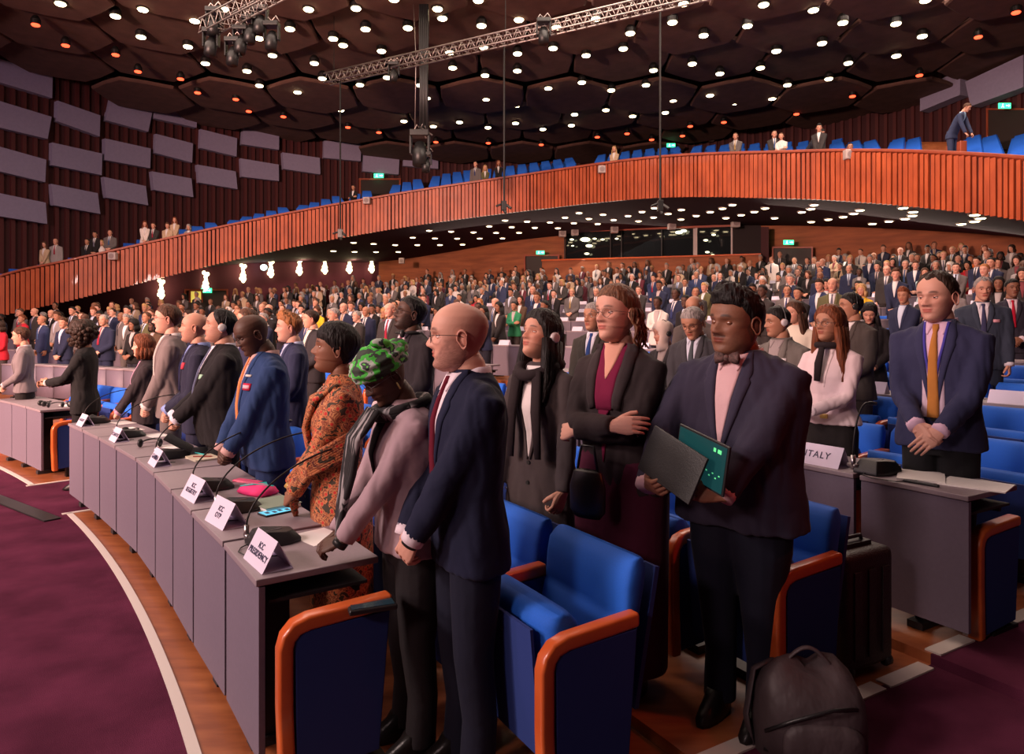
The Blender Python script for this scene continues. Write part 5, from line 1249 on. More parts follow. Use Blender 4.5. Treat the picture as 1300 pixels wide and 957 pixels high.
    if lod == 0 and S['lapel']:
        for k in range(2):
            z = vz-.03-.1*k; h = bv.ray_cast(Vector((.0, -.8, z)), Vector((0, 1, 0)))
            if h[0] is not None: g = G(); g.tube([h[0], h[0]+Vector((0, -.006, 0))], .010, 12); coloured(g.obj('button', LEATHER, e), (.02, .02, .02))
    # ----- hair
    st, hc = S['hair']
    if st:
        g = hair_cap(H, st, seed=int(S['H']*1000) % 17); hm = G(); hm.add([MR @ Vector(v) for v in g.v], g.f)
        if st == 'long':    # let the length hang down rather than follow the head
            pass
        coloured(hm.obj('hair', HAIR, e, True), HC[hc] if isinstance(hc, str) else hc)
    return made
# ----- accessories
def spectacles(md, col=(.02, .015, .015), round_=True, thick=.0013):
    MR = md['MR']; g = G()
    for sd in (-1, 1):
        c = Vector((sd*.033, -.094, .118)); P = [c+Vector((.0245*cos(t)*(1 if round_ else 1.05), .004*abs(cos(t))*0, .019*sin(t)*(1 if round_ else .85))) for t in [2*pi*k/20 for k in range(21)]]
        g.tube([MR @ p for p in P], thick, 6); g.tube([MR @ p for p in (c+Vector((sd*.024, 0, .006)), Vector((sd*.070, -.070, .124)), Vector((sd*.080, -.01, .122)), Vector((sd*.080, .02, .112)))], thick, 6)
    g.tube([MR @ p for p in (Vector((-.009, -.096, .120)), Vector((0, -.101, .123)), Vector((.009, -.096, .120)))], thick, 6)
    coloured(g.obj('spectacles', LEATHER, md['e'], True), col)
def head_set(md, col=(.02, .02, .02), cup=(.02, .02, .02), band=True):
    MR = md['MR']; g = G()
    P = [Vector((.088*cos(t), .03, .115+.135*sin(t))) for t in [pi*k/16 for k in range(17)]]
    g.tube([MR @ p for p in P], .004, 8); coloured(g.obj('headband', LEATHER, md['e'], True), col)
    for sd in (-1, 1):
        g = G(); g.tube([MR @ Vector((sd*.082, .012, .110)), MR @ Vector((sd*.092, .012, .110)), MR @ Vector((sd*.104, .012, .110)), MR @ Vector((sd*.107, .012, .110))], [.026, .029, .026, .014], 14); coloured(g.obj('ear_cup', LEATHER, md['e'], True), cup)
def badge(md, x, z, w=.06, h=.028, col=(.75, .7, .72), col2=None):
    m_ = patch(md['bvh'], [(x-w/2, z+h/2), (x-w/2, z-h/2)], [(x+w/2, z+h/2), (x+w/2, z-h/2)], 2, 2, .006, 'name_badge', KNIT, md['e'], off=.006); 
    if m_: coloured(m_, col)
    if col2 and m_:
        m2 = patch(md['bvh'], [(x-w*.42, z+h*.25), (x-w*.42, z-h*.25)], [(x+w*.42, z+h*.25), (x+w*.42, z-h*.25)], 2, 2, .009, 'badge_text', KNIT, md['e'], off=.007)
        if m2: coloured(m2, col2)
def lanyard(md, col, z1=1.08, spread=.05):
    for sd in (-1, 1):
        m_ = patch(md['bvh'], [(sd*spread-.006, 1.49), (sd*spread*.8-.006, 1.38), (-.006, z1)], [(sd*spread+.006, 1.49), (sd*spread*.8+.006, 1.38), (.006, z1)], 1, 18, .005, 'lanyard', KNIT, md['e'], off=.008)
        if m_: coloured(m_, col)
def wrist_watch(md, arm='L', col=(.015, .015, .015)):
    Sh, El, Wr = md['arms'][arm]; f = (Wr-El).normalized(); g = G(); g.tube([Wr+f*.006, Wr+f*.03], .0315, 16); coloured(g.obj('watch', LEATHER, md['e'], True), col)
HERO_XY = []
def place(sp, label, px=None, s=None, deg=0, xy=None, group=None, z=None):
    """deg: facing, 0 = towards the camera side (-Y), -90 = picture left"""
    x, y = xy if xy else ((px-650)/s, FPX/s); R, th = polar(x, y); zz = fz(R) if z is None else z
    HERO_XY.append((x, y)); sp = dict(sp); sp['loc'] = (x, y, zz); sp['rz'] = radians(deg); md = build_person(sp); tag(md['e'], label, 'person', group); return md
# ------------------------------------------------------------------ the people near the camera
NAVY = (.018, .020, .050); DARK = (.013, .011, .014); CHAR = (.035, .028, .032); GREY = (.13, .10, .105)
# bald man with glasses and grey beard, navy suit
m = place(dict(H=1.74, w=1.04, skin='fair', hair=(None, None), headyaw=-16, pitch=1, jacket=(.009, .011, .032), lcol=(.007, .008, .020), shirt=(.70, .60, .66), tie=(.11, .008, .02), vz=1.12, hem=.79, hs=1.09,
    Rh=(-.085, -.215, .885), Lh=(.03, -.255, .845), Rd=(.62, -.30, -.72), Ld=(-.55, -.25, -.78), Rn=(-.5, -.75, .1), Ln=(.6, -.75, .1), rp='clasp', lp='clasp', head=dict(stubble=1.0, jaw=1.10, nose=.98, brow=.9, lips=.7)),
    'bald man in glasses and navy suit standing beside the nearest desk, hands clasped low', px=594, s=345, deg=-66)
spectacles(m, (.03, .02, .02)); wrist_watch(m, 'L')
g = G(); [g.tube([m['MR'] @ p for p in [m['head'].surf(radians(a), z, .003) for z in (.022, .045, .06)]], [.006, .007, .003], 6) for a in range(-60, 61, 12) if abs(a) > 20]
# person in green headwrap, grey coat, striped scarf
m = place(dict(H=1.60, sex='f', w=1.12, skin='dark', hair=(None, None), headyaw=8, pitch=34, lean=.09, jacket=(.34, .24, .27), lcol=(.015, .012, .014), shirt=(.03, .025, .035), lapel=False, collar=False, vz=1.05, hem=.86, jname='coat', hs=1.04, cuff=False,
    Rh=(-.10, -.30, .93), Lh=(.03, -.33, .91), Rd=(.35, -.85, -.35), Ld=(-.45, -.8, -.35), Rn=(-.3, -.4, .9), Ln=(.3, -.4, .9), head=dict(female=True, eyes='down', lips=1.3, brow=.3), belly=.03),
    'person in green patterned headwrap, grey coat and striped scarf looking down over the desk', px=524, s=322, deg=-62)
HW = M('green_headwrap', (.05, .3, .03), .8)
nt = HW.node_tree; b = nt.nodes['Principled BSDF']; tc = nt.nodes.new('ShaderNodeTexCoord'); n_ = nt.nodes.new('ShaderNodeTexNoise'); n_.inputs['Scale'].default_value = 11; n_.inputs['Detail'].default_value = 3; nt.links.new(tc.outputs['Object'], n_.inputs['Vector'])
r = nt.nodes.new('ShaderNodeValToRGB'); r.color_ramp.interpolation = 'CONSTANT'; cr = r.color_ramp; cr.elements[0].color = (.02, .03, .02, 1); cr.elements[1].position = .42; cr.elements[1].color = (.04, .38, .03, 1)
for p_, c_ in ((.50, (.30, .34, .30, 1)), (.56, (.02, .03, .03, 1)), (.61, (.10, .50, .06, 1)), (.68, (.02, .10, .05, 1))): q_ = cr.elements.new(p_); q_.color = c_
nt.links.new(n_.outputs['Fac'], r.inputs[0]); nt.links.new(r.outputs[0], b.inputs['Base Color'])
MR = m['MR']; g = G(); H = m['head']; rings = []
for i in range(19):
    t = i/18; ring = []
    for k in range(48):
        a = 2*pi*k/48; z0 = .150-.030*(.5-.5*cos(a)); z = z0+(.2345-z0)*t; p = H.surf(a, z, .018+.016*sin(pi*min(1, t*1.15))); p.z += .020*t
        p += (p-Vector((0, 0, .15))).normalized()*(.008*noise.noise(Vector((p.x*25, p.y*25, p.z*55)))+.005*sin(t*22+a*2)); ring.append(MR @ p)
    rings.append(ring)
g.loft(rings); g.ell(MR @ Vector((.03, .105, .18)), (.04, .04, .04)); g.ell(MR @ Vector((.05, .04, .245)), (.03, .045, .022)); g.obj('headwrap', HW, m['e'], True)
g = G()
for sd in (-1, 1):
    g.tube([MR @ Vector((sd*.078, .0, .085)), MR @ Vector((sd*.080, -.002, .055))], .0035, 6)
coloured(g.obj('earring', LEATHER, m['e'], True), (.5, .35, .12)); spectacles(m, (.12, .10, .10), False)
SCARF = M('striped_scarf', (.02, .018, .02), .9); nt = SCARF.node_tree; b = nt.nodes['Principled BSDF']; tc = nt.nodes.new('ShaderNodeTexCoord'); mp = nt.nodes.new('ShaderNodeMapping'); mp.inputs['Scale'].default_value = (38, 6, 6); mp.inputs['Rotation'].default_value = (0, .25, 0); wv = nt.nodes.new('ShaderNodeTexNoise'); wv.inputs['Scale'].default_value = 1; r = nt.nodes.new('ShaderNodeValToRGB'); r.color_ramp.elements[0].position = .56; r.color_ramp.elements[0].color = (.012, .011, .013, 1); r.color_ramp.elements[1].position = .62; r.color_ramp.elements[1].color = (.28, .26, .27, 1)
nt.links.new(tc.outputs['Object'], mp.inputs[0]); nt.links.new(mp.outputs[0], wv.inputs['Vector']); nt.links.new(wv.outputs['Fac'], r.inputs[0]); nt.links.new(r.outputs[0], b.inputs['Base Color'])
g = G(); cN = Vector((0, -.085, 1.475))
for k in range(5): g.tube([cN+Vector((.105*cos(a), .100*sin(a)*(1+.05*k)+.03, .005*k+.028*sin(a)+.012*(k % 2)-.03)) for a in [2*pi*j/20 for j in range(21)]], .019, 8)
for k in range(7):
    x = -.05+.022*k; g.tube([Vector((x+.03, -.185, 1.46)), Vector((x-.01, -.26, 1.34)), Vector((x-.03, -.275, 1.20)), Vector((x-.05-.012*k, -.29, 1.05)), Vector((x-.07, -.30-.004*k, .93-.01*(k % 3)))], [.018, .021, .021, .022, .016], 7, flat=.7)
g.obj('scarf', SCARF, m['e'], True); wrist_watch(m, 'L')
# woman in orange patterned sari
SARI = M('paisley_sari', (.3, .08, .03), .8); nt = SARI.node_tree; b = nt.nodes['Principled BSDF']; tc = nt.nodes.new('ShaderNodeTexCoord')
v1 = nt.nodes.new('ShaderNodeTexVoronoi'); v1.inputs['Scale'].default_value = 26; v1.feature = 'F1'; n1 = nt.nodes.new('ShaderNodeTexNoise'); n1.inputs['Scale'].default_value = 18; n1.inputs['Detail'].default_value = 5; n1.inputs['Distortion'].default_value = 1.5
nt.links.new(tc.outputs['Object'], v1.inputs['Vector']); nt.links.new(tc.outputs['Object'], n1.inputs['Vector'])
r1 = nt.nodes.new('ShaderNodeValToRGB'); r1.color_ramp.interpolation = 'CONSTANT'; cr = r1.color_ramp; cr.elements[0].color = (.50, .025, .02, 1); cr.elements[1].position = .22; cr.elements[1].color = (.48, .17, .06, 1)
for p_, c_ in ((.36, (.10, .03, .015, 1)), (.55, (.30, .10, .035, 1)), (.72, (.05, .05, .03, 1))): q_ = cr.elements.new(p_); q_.color = c_
r2 = nt.nodes.new('ShaderNodeValToRGB'); r2.color_ramp.interpolation = 'CONSTANT'; cr = r2.color_ramp; cr.elements[0].color = (.045, .03, .015, 1); cr.elements[1].position = .44; cr.elements[1].color = (.52, .18, .065, 1)
for p_, c_ in ((.50, (.22, .05, .02, 1)), (.57, (.50, .22, .09, 1)), (.62, (.14, .03, .02, 1))): q_ = cr.elements.new(p_); q_.color = c_
mx = nt.nodes.new('ShaderNodeMix'); mx.data_type = 'RGBA'; gt = nt.nodes.new('ShaderNodeMath'); gt.operation = 'GREATER_THAN'; gt.inputs[1].default_value = .30
nt.links.new(v1.outputs['Distance'], r1.inputs[0]); nt.links.new(n1.outputs['Fac'], r2.inputs[0]); nt.links.new(v1.outputs['Distance'], gt.inputs[0]); nt.links.new(gt.outputs[0], mx.inputs[0]); nt.links.new(r1.outputs[0], mx.inputs[6]); nt.links.new(r2.outputs[0], mx.inputs[7]); nt.links.new(mx.outputs[2], b.inputs['Base Color'])
m = place(dict(H=1.66, sex='f', w=1.10, skin='brown', hair=('fringe', 'black'), headyaw=-6, pitch=-6, jacket=(.3, .1, .05), jmat=SARI, lmat=SARI, lower='dress', lcol=(.3, .1, .05), shirt=None, lapel=False, hem=.70, jname='sari', cuff=False, hs=1.07,
    Rh=(-.06, -.235, .93), Lh=(.06, -.235, .91), head=dict(lips=1.2, nose=1.05), belly=.02), 'woman with short black hair in an orange and red patterned sari behind the second desk', px=432, s=262, deg=-70)
g = G()
for k in range(9):    # folds drawn over the shoulder and round the arm
    u = k/8; g.tube([Vector((.14-.05*u, -.02, 1.45)), Vector((.10-.10*u, -.13-.01*(k % 2), 1.38)), Vector((-.02-.12*u, -.165, 1.24-.03*u)), Vector((-.14-.07*u, -.135, 1.10-.05*u)), Vector((-.205-.01*u, -.03, .98-.07*u))], [.018, .020, .018, .016, .010], 7, flat=.8)
for k in range(8):
    u = k/7; g.tube([Vector((.225, .02, 1.22-.1*u)), Vector((.16, -.17, 1.10-.08*u)), Vector((.04, -.24, 1.0-.12*u)), Vector((-.08+.02*u, -.21, .95-.19*u))], [.018, .020, .020, .012], 7, flat=.8)
g.obj('pleats', SARI, m['e'], True)
g = G(); [g.ell(Vector((.078*cos(a), -.012-.078*sin(a)*1.25, 1.492-.075*max(0, sin(a))-.01)), (.0052,)*3, n=8, m=6) for a in [2*pi*j/46 for j in range(46)]]; coloured(g.obj('bead_necklace', LEATHER, m['e'], True), (.45, .36, .30))
g = G(); g.tube([m['arms']['R'][2]+Vector((.0, 0, .0)), m['arms']['R'][2]+(m['arms']['R'][2]-m['arms']['R'][1]).normalized()*.02], .031, 14); coloured(g.obj('bangle', LEATHER, m['e'], True), (.45, .28, .08))
# man in bright blue suit, head bowed
m = place(dict(H=1.74, w=1.12, skin='dark', hair=(None, None), headyaw=2, pitch=24, jacket=(.020, .045, .13), lcol=(.015, .03, .09), shirt=(.55, .35, .33), tie=(.65, .22, .08), vz=1.10, hem=.80, belly=.05, lean=.06, hs=1.05,
    Rh=(-.06, -.275, .90), Lh=(.05, -.27, .88), head=dict(eyes='closed', lips=1.3, nose=1.0, stubble=.3)), 'bald man in bright blue suit and orange tie with head bowed, behind the fourth desk', px=342, s=206, deg=-56)
spectacles(m); badge(m, .115, 1.30, .075, .04, (.45, .02, .06), (.6, .4, .45)); badge(m, .10, 1.365, .06, .012, (.55, .52, .5))
# stout man in black suit with headset
m = place(dict(H=1.77, w=1.2, skin='light', hair=('receding', 'black'), headyaw=-5, pitch=-7, jacket=(.014, .012, .014), lcol=(.010, .009, .010), shirt=(.70, .66, .76), tie=(.10, .11, .18), belly=.07, hem=.80, vz=1.08, hs=1.04,
    Rh=(-.05, -.32, 1.0), Lh=(.04, -.31, .98), rp='clasp', lp='clasp', head=dict(jaw=1.25, stubble=.45)), 'stout man with a headset and black suit, hands clasped, between grey and blue suits', px=284, s=174, deg=-62)
head_set(m, (.02, .02, .02), (.5, .48, .48)); badge(m, .12, 1.28, .05, .03, (.35, .55, .4)); m['e']['group'] = 'delegates behind the front desks'
# bald man, navy
m = place(dict(H=1.76, w=1.0, skin='light', hair=(None, None), headyaw=-6, pitch=-3, jacket=(.022, .022, .045), shirt=(.25, .32, .60), tie=(.02, .02, .06), hs=1.04, head=dict(nose=1.1, stubble=.45, jaw=1.08)), 'clean-shaven bald man in dark navy suit and blue shirt beside the headset man', px=252, s=157, deg=-66); badge(m, .10, 1.33, .04, .05, (.5, .05, .08))
# tall man grey suit glasses
m = place(dict(H=1.84, w=.98, skin='fair', hair=('short', 'brown'), headyaw=-3, pitch=0, jacket=(.17, .135, .135), lcol=(.12, .10, .10), shirt=(.60, .55, .55), tie=(.45, .40, .38), hs=1.03, head=dict(nose=1.15), Rh=(-.06, -.20, .90), Lh=(.06, -.19, .90)), 'tall man with glasses and light grey suit near the far end of front desks', px=218, s=142, deg=-64); spectacles(m, (.08, .05, .04), False)
# woman auburn hair
m = place(dict(H=1.56, sex='f', w=1.05, skin='fair', hair=('bob', 'auburn'), headyaw=-5, jacket=(.03, .022, .026), shirt=(.42, .25, .36), tie=None, vz=1.0, collar=False, lapel=False, Rh=(-.12, -.30, .90), Lh=(.04, -.30, .88), belly=.03), 'short auburn-haired woman in dark jacket over pink, behind the farthest front desk', px=186, s=131, deg=-62)
# man looking up behind headwrap
m = place(dict(H=1.82, w=1.1, skin='dark', hair=('short', 'black'), headyaw=-18, pitch=-14, jacket=(.022, .018, .022), shirt=(.60, .5, .55), tie=(.22, .02, .05), hs=1.08, head=dict(beard=.9, lips=1.35, nose=1.1)), 'bearded man in glasses and black suit looking up behind the green headwrap', px=522, s=168, deg=-48)
spectacles(m); g = G(); g.tube([Vector((.10*cos(a), -.02-.10*sin(a)*.9, 1.49)) for a in [pi*j/14 for j in range(-2, 17)]], .008, 8); g.ell((.05, -.11, 1.485), (.02, .02, .03)); coloured(g.obj('headphones', LEATHER, m['e'], True), (.02, .02, .02))
# ginger man
m = place(dict(H=1.76, w=1.0, skin='fair', hair=('quiff', 'ginger'), headyaw=-8, jacket=(.028, .032, .075), shirt=(.45, .50, .70), tie=(.02, .03, .09), hs=1.04), 'ginger-haired man in dark blue suit behind the man in bright blue', px=372, s=148, deg=-62)
m = place(dict(H=1.78, w=1.0, skin='light', hair=('short', 'brown'), headyaw=-8, jacket=(.03, .03, .07), shirt=(.5, .5, .6), tie=(.03, .03, .05), lod=1), 'brown-haired man in navy jacket between the headset man and the ginger man', px=318, s=124, deg=-60)
m = place(dict(H=1.76, w=1.0, skin='light', hair=('short', 'darkbrown'), headyaw=-18, jacket=(.03, .026, .03), shirt=(.7, .68, .6), tie=(.6, .6, .5), lod=1), 'dark-haired man in charcoal suit with cream tie behind the ginger man', px=398, s=96, deg=-52)
# woman long black hair
m = place(dict(H=1.67, sex='f', w=.98, skin='light', hair=('long', 'black'), headyaw=-14, pitch=-14, jacket=(.055, .042, .044), jname='long_coat', hem=.45, lower='trousers', lcol=(.02, .015, .015), shirt=(.68, .62, .62), collar=False, lapel=True, vz=1.02, hs=1.05, open=True,
    Rh=(-.20, -.10, .84), Lh=(.21, -.12, .80), Rd=(.1, -.4, -.9), Ld=(-.15, -.45, -.85), Rn=(-.9, -.2, 0), Ln=(.9, -.3, 0), rp='relaxed', lp='grip', cuff=False), 'woman with long black hair and dark speckled long coat behind the bald man', px=688, s=257, deg=-38)
g = G(); g.tube([Vector((.10*cos(a), -.02-.12*sin(a), 1.48-.05*max(0, sin(a)))) for a in [2*pi*j/24 for j in range(25)]], [.03]*25, 8); 
for sd in (-1, 1): g.tube([Vector((sd*.06, -.13, 1.45)), Vector((sd*.075, -.16, 1.25)), Vector((sd*.085, -.155, 1.02))], [.03, .032, .02], 8, flat=.5)
coloured(g.obj('scarf', KNIT, m['e'], True), (.025, .018, .02)); head_set(m, (.5, .45, .45), (.5, .45, .45))
# woman arms crossed
m = place(dict(H=1.78, sex='f', w=1.10, skin='fair', hair=('bun', (.13, .058, .03)), headyaw=-14, pitch=-2, jacket=(.028, .019, .020), hem=.86, lower='dress', lcol=(.075, .010, .028), shirt=(.16, .012, .045), vz=1.0, collar=False, lapel=False, hs=1.05, cuff=False,
    Rh=(.10, -.235, 1.17), Lh=(-.11, -.20, 1.13), Rd=(.95, .1, .1), Ld=(-.9, .3, -.2), Rn=(.1, -.95, .3), Ln=(0, -.9, .4), polR=(-.9, -.1, -.7), polL=(.9, -.1, -.7), rp='relaxed', lp='clasp', head=dict(nose=1.1, lips=1.0), belly=.02, legs=.08),
    'woman with round glasses, black blazer and burgundy dress, arms crossed', px=788, s=284, deg=-38)
spectacles(m, (.22, .15, .12)); MR = m['MR']; g = G()
for k in range(16): random.seed(k); a = radians(85+60*random.random()); p = MR @ m['head'].surf(a, .14, .01); g.tube([p]+[p+Vector((.010*sin(j*1.9+k)+.004*j, .008*cos(j*1.7+k), -.026*j-.003*(k % 4)*j*.3)) for j in range(1, 7)], [.006, .008, .008, .007, .006, .005, .003], 7)
coloured(g.obj('loose_curls', HAIR, m['e'], True), (.13, .055, .028))
m_ = patch(m['bvh'], [(-.075, 1.50), (-.05, 1.36), (-.035, 1.22)], [(.075, 1.50), (.05, 1.36), (.04, 1.22)], 8, 16, .003, 'dress_top', KNIT, m['e'], off=.003); coloured(m_, (.16, .012, .045))
m_ = patch(m['bvh'], [(-.05, 1.50), (-.02, 1.40), (-.002, 1.35)], [(.05, 1.50), (.02, 1.40), (.002, 1.35)], 6, 10, .003, 'neckline_skin', KNIT, m['e'], off=.006); coloured(m_, SK['fair'])
for sd in (-1, 1):
    m_ = patch(m['bvh'], [(sd*.062, 1.50), (sd*.052, 1.36), (sd*.040, 1.23)], [(sd*.105, 1.49), (sd*.105, 1.36), (sd*.075, 1.22)], 3, 16, .008, 'lapel', CLOTH, m['e'], off=.004); coloured(m_, (.035, .024, .026))
# small quilted bag hanging by her side
e = empty('handbag', (m['e'].location.x-.17, m['e'].location.y-.20, .95), radians(-38)); g = G(); g.loft([[(.085*q*cos(t), .03*q*sin(t), z) for t in [2*pi*k/20 for k in range(20)]] for q, z in ((.7, -.10), (1, -.07), (1.02, .03), (.8, .09), (.6, .10))]); g.obj('bag_body', BLACK, e, True); g = G(); g.tube([(-.05, 0, .09), (-.03, 0, .2), (.03, 0, .2), (.05, 0, .09)], .006, 6); g.obj('strap', BLACK, e, True); tag(e, 'small rounded black handbag hanging at the left side of the crossed-arm woman', 'bag')
# man with bow tie and laptop
m = place(dict(H=1.75, w=1.36, skin='brown', hair=('quiff', 'black'), headyaw=-18, pitch=2, roll=3, jacket=(.030, .026, .048), lcol=(.008, .009, .020), shirt=(.62, .40, .42), vz=1.13, hem=.80, belly=.055, hs=1.14, collar=True,
    Rh=(-.235, -.33, .975), Lh=(.075, -.36, .965), Rd=(.75, -.55, .05), Ld=(-.75, -.5, .1), Rn=(-.2, -.75, -.55), Ln=(.3, -.85, .35), rp='grip', lp='fist', head=dict(eyes='closed', jaw=1.25, nose=1.15, lips=1.2, moustache=.9, beard=0, stubble=.55, wide=1.05), polR=(-.8, .5, -.3), polL=(.85, .45, -.3)),
    'large man in purple-grey suit and bow tie with closed eyes holding an open laptop', px=940, s=311, deg=-42)
g = G()
for sd in (-1, 1): g.loft([[(sd*x, y-.115, z+1.475) for y, z in ((-.012, h), (-.02, 0), (-.012, -h), (.004, 0))] for x, h in ((.004, .010), (.022, .020), (.044, .026), (.050, .022))])
g.ell((0, -.13, 1.475), (.011, .011, .013)); g.obj('bow_tie', M('tweed_bow', (.10, .055, .05), .9, noise_amt=.5, nscale=90), m['e'], True)
# the laptop he holds
mm = Matrix.Translation(m['e'].location) @ Matrix.Rotation(radians(-42), 4, 'Z'); sc_ = m['e'].scale[0]
e = empty('laptop', mm @ Vector((-.09, -.40, 1.085)), radians(-58)); e.scale = (.86,)*3; g = G(); g.box((0, 0, 0), (.33, .014, .215)); o = g.obj('keyboard_base', BLACK, e, bevel=.004); o.matrix_local = Matrix.Rotation(radians(18), 4, 'Y') @ Matrix.Rotation(radians(-12), 4, 'X')
g = G(); g.box((0, 0, 0), (.33, .012, .215)); k2 = g.obj('screen_lid', BLACK, e, bevel=.004); k2.matrix_local = Matrix.Translation((.10, .075, .03)) @ Matrix.Rotation(radians(10), 4, 'Y') @ Matrix.Rotation(radians(-8), 4, 'Z')
g = G(); g.box((0, -.0072, 0), (.31, .002, .195)); s2 = g.obj('display', M('teal_display', (.003, .03, .03), .3, emit=(.015, .10, .11), estr=.3), k2)
g = G(); g.box((.115, -.0088, .07), (.022, .0016, .016)); g.box((.085, -.0088, .07), (.014, .0016, .016)); [g.box((.05+.02*k, -.0088, -.03-.015*(k % 2)), (.008, .0016, .005)) for k in range(5)]; g.obj('icons', M('green_icon', (.1, .8, .2), emit=(.15, .9, .4), estr=.5), s2)
tag(e, 'black open laptop with teal screen held by the man in the bow tie', 'laptop')
# man with ochre tie right
m = place(dict(H=1.85, w=1.04, skin='fair', hair=('receding', 'darkbrown'), headyaw=-14, pitch=5, jacket=(.028, .029, .072), lcol=(.010, .010, .012), shirt=(.62, .42, .55), tie=(.42, .17, .04), vz=1.02, hem=.83, hs=1.10,
    Rh=(-.04, -.26, .97), Lh=(.07, -.265, .955), Rd=(.55, -.3, -.7), Ld=(-.6, -.35, -.65), Rn=(-.5, -.8, .2), Ln=(.3, -.9, .3), rp='clasp', lp='flat', head=dict(stubble=.45, nose=1.15, jaw=1.0)), 'man in open navy suit with ochre tie standing behind the papers at right', px=1194, s=229, deg=-46)
lanyard(m, (.06, .05, .30), 1.12, .055)
m_ = patch(m['bvh'], [(-.045, 1.42), (-.05, 1.2), (-.052, 1.0)], [(.045, 1.42), (.05, 1.2), (.052, 1.0)], 6, 14, .002, 'shirt_front', KNIT, m['e'], off=.001); coloured(m_, (.55, .42, .52))
# Italy woman
m = place(dict(H=1.68, sex='f', w=.98, skin='tan', hair=('long', 'auburn'), headyaw=-14, pitch=-4, jacket=(.66, .52, .54), lcol=(.015, .012, .012), jname='blouse', hem=.94, shirt=(.70, .58, .60), lapel=False, vz=1.2, hs=1.05,
    Rh=(-.12, -.26, 1.03), Lh=(-.0, -.30, 1.05), Rd=(.2, -.8, .1), Ld=(-.75, -.5, .1), Rn=(-.9, 0, .2), Ln=(0, -.1, 1), rp='grip', lp='relaxed', head=dict(nose=1.15)), 'woman with long auburn hair and pale satin blouse behind the ITALY card', px=1056, s=190, deg=-48)
g = G(); g.tube([Vector((.085*cos(a), -.02-.09*sin(a), 1.485)) for a in [2*pi*j/24 for j in range(25)]], .022, 8); g.tube([Vector((-.01, -.13, 1.47)), Vector((-.02, -.165, 1.36)), Vector((-.03, -.165, 1.24))], [.02, .028, .022], 8, flat=.5); coloured(g.obj('neck_scarf', KNIT, m['e'], True), (.02, .014, .016))
g = G(); g.box((0, -.125, 1.0), (.05, .012, .03)); coloured(g.obj('belt_buckle', LEATHER, m['e']), (.6, .4, .12)); spectacles(m, (.1, .08, .08))
# man with tie behind the crossed-arm woman
m = place(dict(H=1.76, w=1.0, skin='tan', hair=('short', 'grey'), headyaw=-8, jacket=(.035, .032, .028), shirt=(.66, .64, .72), tie=(.03, .06, .20), hs=1.08, head=dict(moustache=.3, nose=1.15, brow=1.0)), 'grey-haired man with dark suit and blue tie left of the crossed-arm woman', px=757, s=139, deg=-40)
m = place(dict(H=1.72, w=1.0, skin='tan', hair=('short', 'grey'), headyaw=-2, pitch=24, lean=.05, jacket=(.040, .038, .045), shirt=(.50, .52, .62), tie=(.06, .07, .08), hs=1.1, head=dict(eyes='down')), 'grey-haired man in glasses looking down, left of the bow-tie man', px=886, s=154, deg=-38); spectacles(m)
m = place(dict(H=1.78, w=1.0, skin='tan', hair=('rim', 'grey'), headyaw=-4, pitch=12, jacket=(.08, .065, .06), shirt=(.6, .55, .5), tie=(.1, .08, .08), lod=1), 'balding man in grey-brown jacket directly behind the looking-down man', px=884, s=124, deg=-36)
m = place(dict(H=1.60, sex='f', w=1.0, skin='light', hair=(None, None), headyaw=-25, pitch=10, jacket=(.05, .042, .044), shirt=(.55, .42, .38), collar=False, lod=1, hs=1.05), 'woman in cream headscarf with black headphones right of the crossed-arm woman', px=846, s=131, deg=-45)
MR = m['MR']; g = G(); rings = []
for i in range(15):
    t = i/14; z = -.05+.284*t; ring = []
    for k in range(32):
        a = 2*pi*k/32; opn = max(0, 1-abs((k if k < 16 else k-32))/5.5)*gs(z-.10, .062); p = m['head'].surf(a, max(.02, min(.2345, z)), .017-.025*min(1, opn*1.6)); p.z = z+.014*t; p += (p-Vector((0, 0, .1))).normalized()*.003*noise.noise(p*40); ring.append(MR @ p)
    rings.append(ring)
g.loft(rings); coloured(g.obj('headscarf', KNIT, m['e'], True), (.62, .50, .44)); head_set(m)
m = place(dict(H=1.70, w=1.05, skin='tan', hair=('short', 'black'), headyaw=-30, pitch=6, jacket=(.13, .115, .105), shirt=(.3, .25, .25), tie=None, lod=0), 'person in grey jacket with pale headphones half hidden behind the bow-tie man', px=992, s=165, deg=-52); head_set(m, (.1, .1, .1), (.55, .5, .52)); badge(m, .08, 1.33, .05, .035)
m = place(dict(H=1.64, sex='f', w=1.0, skin='light', hair=('long', 'brown'), headyaw=-20, pitch=4, jacket=(.62, .56, .46), jname='blouse', shirt=None, lapel=False, lod=1), 'brown-haired woman in cream blouse between the bow-tie man and the auburn-haired woman', px=1012, s=122, deg=-45)
m = place(dict(H=1.76, w=1.05, skin='tan', hair=('short', 'black'), headyaw=-26, pitch=0, jacket=(.055, .044, .040), shirt=(.65, .6, .6), tie=None, lod=0), 'man with black headset and brown-grey suit seen sideways behind the auburn-haired woman', px=1084, s=140, deg=-70); head_set(m)
m = place(dict(H=1.66, sex='f', w=.98, skin='light', hair=('long', 'black'), headyaw=0, pitch=26, jacket=(.014, .012, .014), shirt=(.05, .03, .03), lod=0), 'black-haired woman in black jacket looking down, left of the ochre-tie man', px=1104, s=112, deg=-30)
m = place(dict(H=1.78, w=1.08, skin='light', hair=('receding', 'grey'), headyaw=6, pitch=8, jacket=(.030, .038, .060), shirt=(.62, .58, .64), tie=(.04, .04, .09), Rh=(-.10, -.20, .90), Lh=(.22, -.10, .82), Ld=(0, -.2, -.95), Ln=(.9, -.2, .1)), 'fair-haired man in dark suit with small badge behind the ochre-tie man', px=1247, s=121, deg=-28); badge(m, .11, 1.30, .06, .03, (.6, .3, .35))
